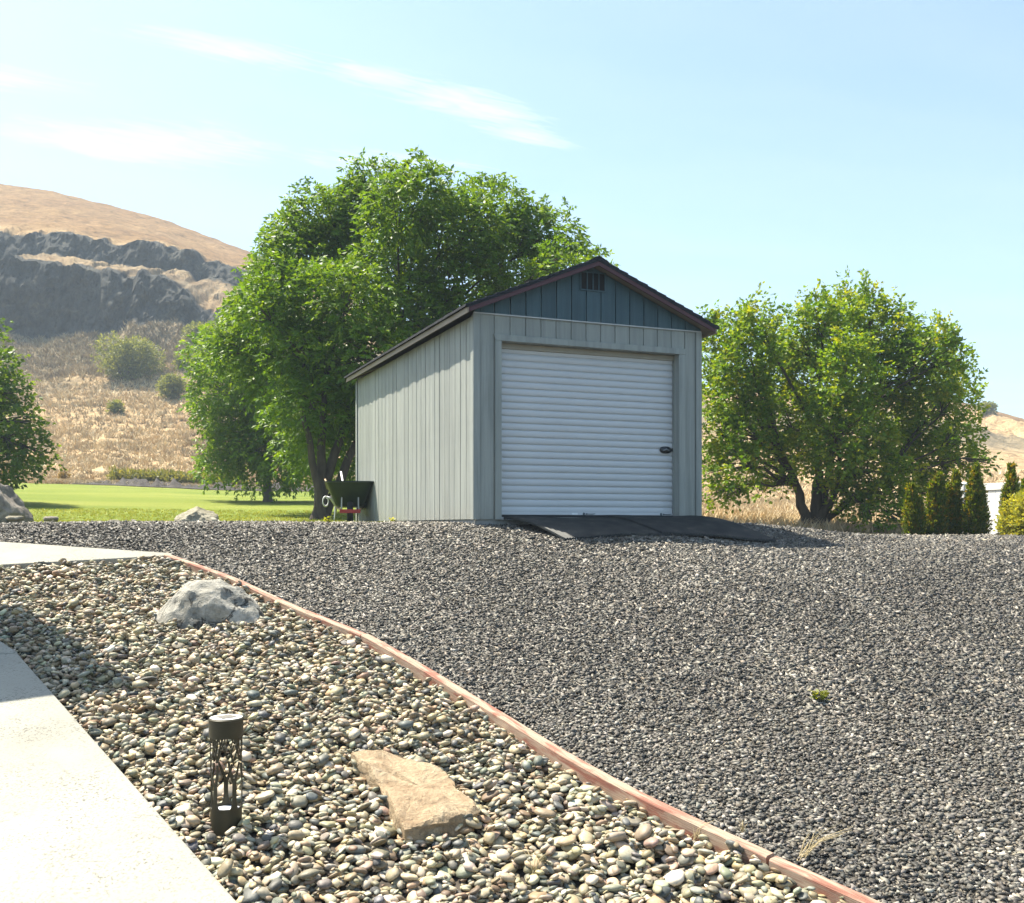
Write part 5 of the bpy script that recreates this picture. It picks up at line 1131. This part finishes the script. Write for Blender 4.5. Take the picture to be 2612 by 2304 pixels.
def hill_bush(xx, ybot, wpx, hpx, label, seed, n=1500, pal=sage):
    # depth at which the hillside passes through that photo height
    ds = np.linspace(55, 200, 400); a, b_, c = terr_at(np.full(400, float(xx)), ds); py = CY-F*c/b_; i = int(np.argmax(py < ybot)); d = float(b_[i]); z = float(c[i])
    s = d/F; bush('sagebrush', ((xx-CX)*s, d, z-0.1), (wpx*s*0.62, wpx*s*0.5, hpx*s*1.05), label, seed, pal, n, (5, 0.45*s*25, 0.28*s*25, 0.12*s*25, 0.05), 'shrubs on the dry hillside', 9)
hill_bush(316, 970, 150, 90, 'largest grey-green shrub on the dry hillside below the cliffs', 91, 2600)
hill_bush(437, 1016, 60, 46, 'small round grey-green shrub right of the largest hill shrub', 92, 900)
hill_bush(294, 1057, 18, 24, 'tiny dark shrub low on the dry slope', 93, 250)
hill_bush(464, 945, 26, 34, 'small dark shrub near the big tree on the slope', 94, 250)
hill_bush(510, 878, 60, 40, 'grey-green shrub half hidden by the big tree crown', 95, 700)
hill_bush(2518, 1052, 30, 14, 'dark shrub on the skyline of the right hill', 96, 250)
for k, (xx, yb, lb) in enumerate(((8,466,'leftmost thin shrub on the hill skyline'),(26,468,'second thin shrub on the hill skyline'),(160,492,'lone stalk on the hill skyline right of the others'))):
    hill_bush(xx, yb+5, 9, 20, lb, 97+k, 90, [(0.11,0.085,0.06)])

# ------------------------------------------------------------------ house eave off to the left (throws the shade on the walk)
def house():
    T = unp(345, 1745); tt = 4.35; C = T + SUN*tt
    e1 = Vector((-0.93, -0.37, 0)).normalized(); e2 = Vector((-0.66, 0.75, 0)).normalized()
    Hs = empty('house', (C.x, C.y, 0)); tag(Hs, 'house eave at the left edge casting shade across the walkway', 'house')
    q = [Vector((0,0,0)), e2*2.2, e2*2.2+e1*5, e1*5]
    def slabz(nm, pts, z0, z1, mat):
        m_ = MB(); n = len(pts); m_.add([(p.x, p.y, z0) for p in pts]+[(p.x, p.y, z1) for p in pts], [tuple(range(n-1, -1, -1)), tuple(range(n, 2*n))]+[(i, (i+1)%n, (i+1)%n+n, i+n) for i in range(n)]); return m_.build(nm, mat, Hs)
    slabz('roof', q, C.z, C.z+0.12, M['shingle']); slabz('fascia', [p*0.999+e1*0.02+e2*0.02 for p in q], C.z-0.16, C.z-0.002, M['trim'])
    w0 = e1*0.9+e2*0.6; ww = [w0, w0+e2*1.5, w0+e2*1.5+e1*3.8, w0+e1*3.8]
    slabz('wall', ww, -1.3, C.z-0.162, M['siding'])
house()

# ------------------------------------------------------------------ air
hz = MB().box(-330, 330, -20, 350, -4.0, 96)
hm_ = bpy.data.materials.new('thin_haze'); hm_.use_nodes = True; nt = hm_.node_tree; nt.nodes.clear()
ho = nt.nodes.new('ShaderNodeOutputMaterial'); hv = nt.nodes.new('ShaderNodeVolumePrincipled'); nt.links.new(hv.outputs[0], ho.inputs['Volume'])
hv.inputs['Color'].default_value = (0.72, 0.86, 1.0, 1); hv.inputs['Density'].default_value = 0.00095; hv.inputs['Anisotropy'].default_value = 0.0
haze = hz.build('haze', hm_); tag(haze, 'thin pale summer haze over the yard and hillside', 'haze', kind='stuff')
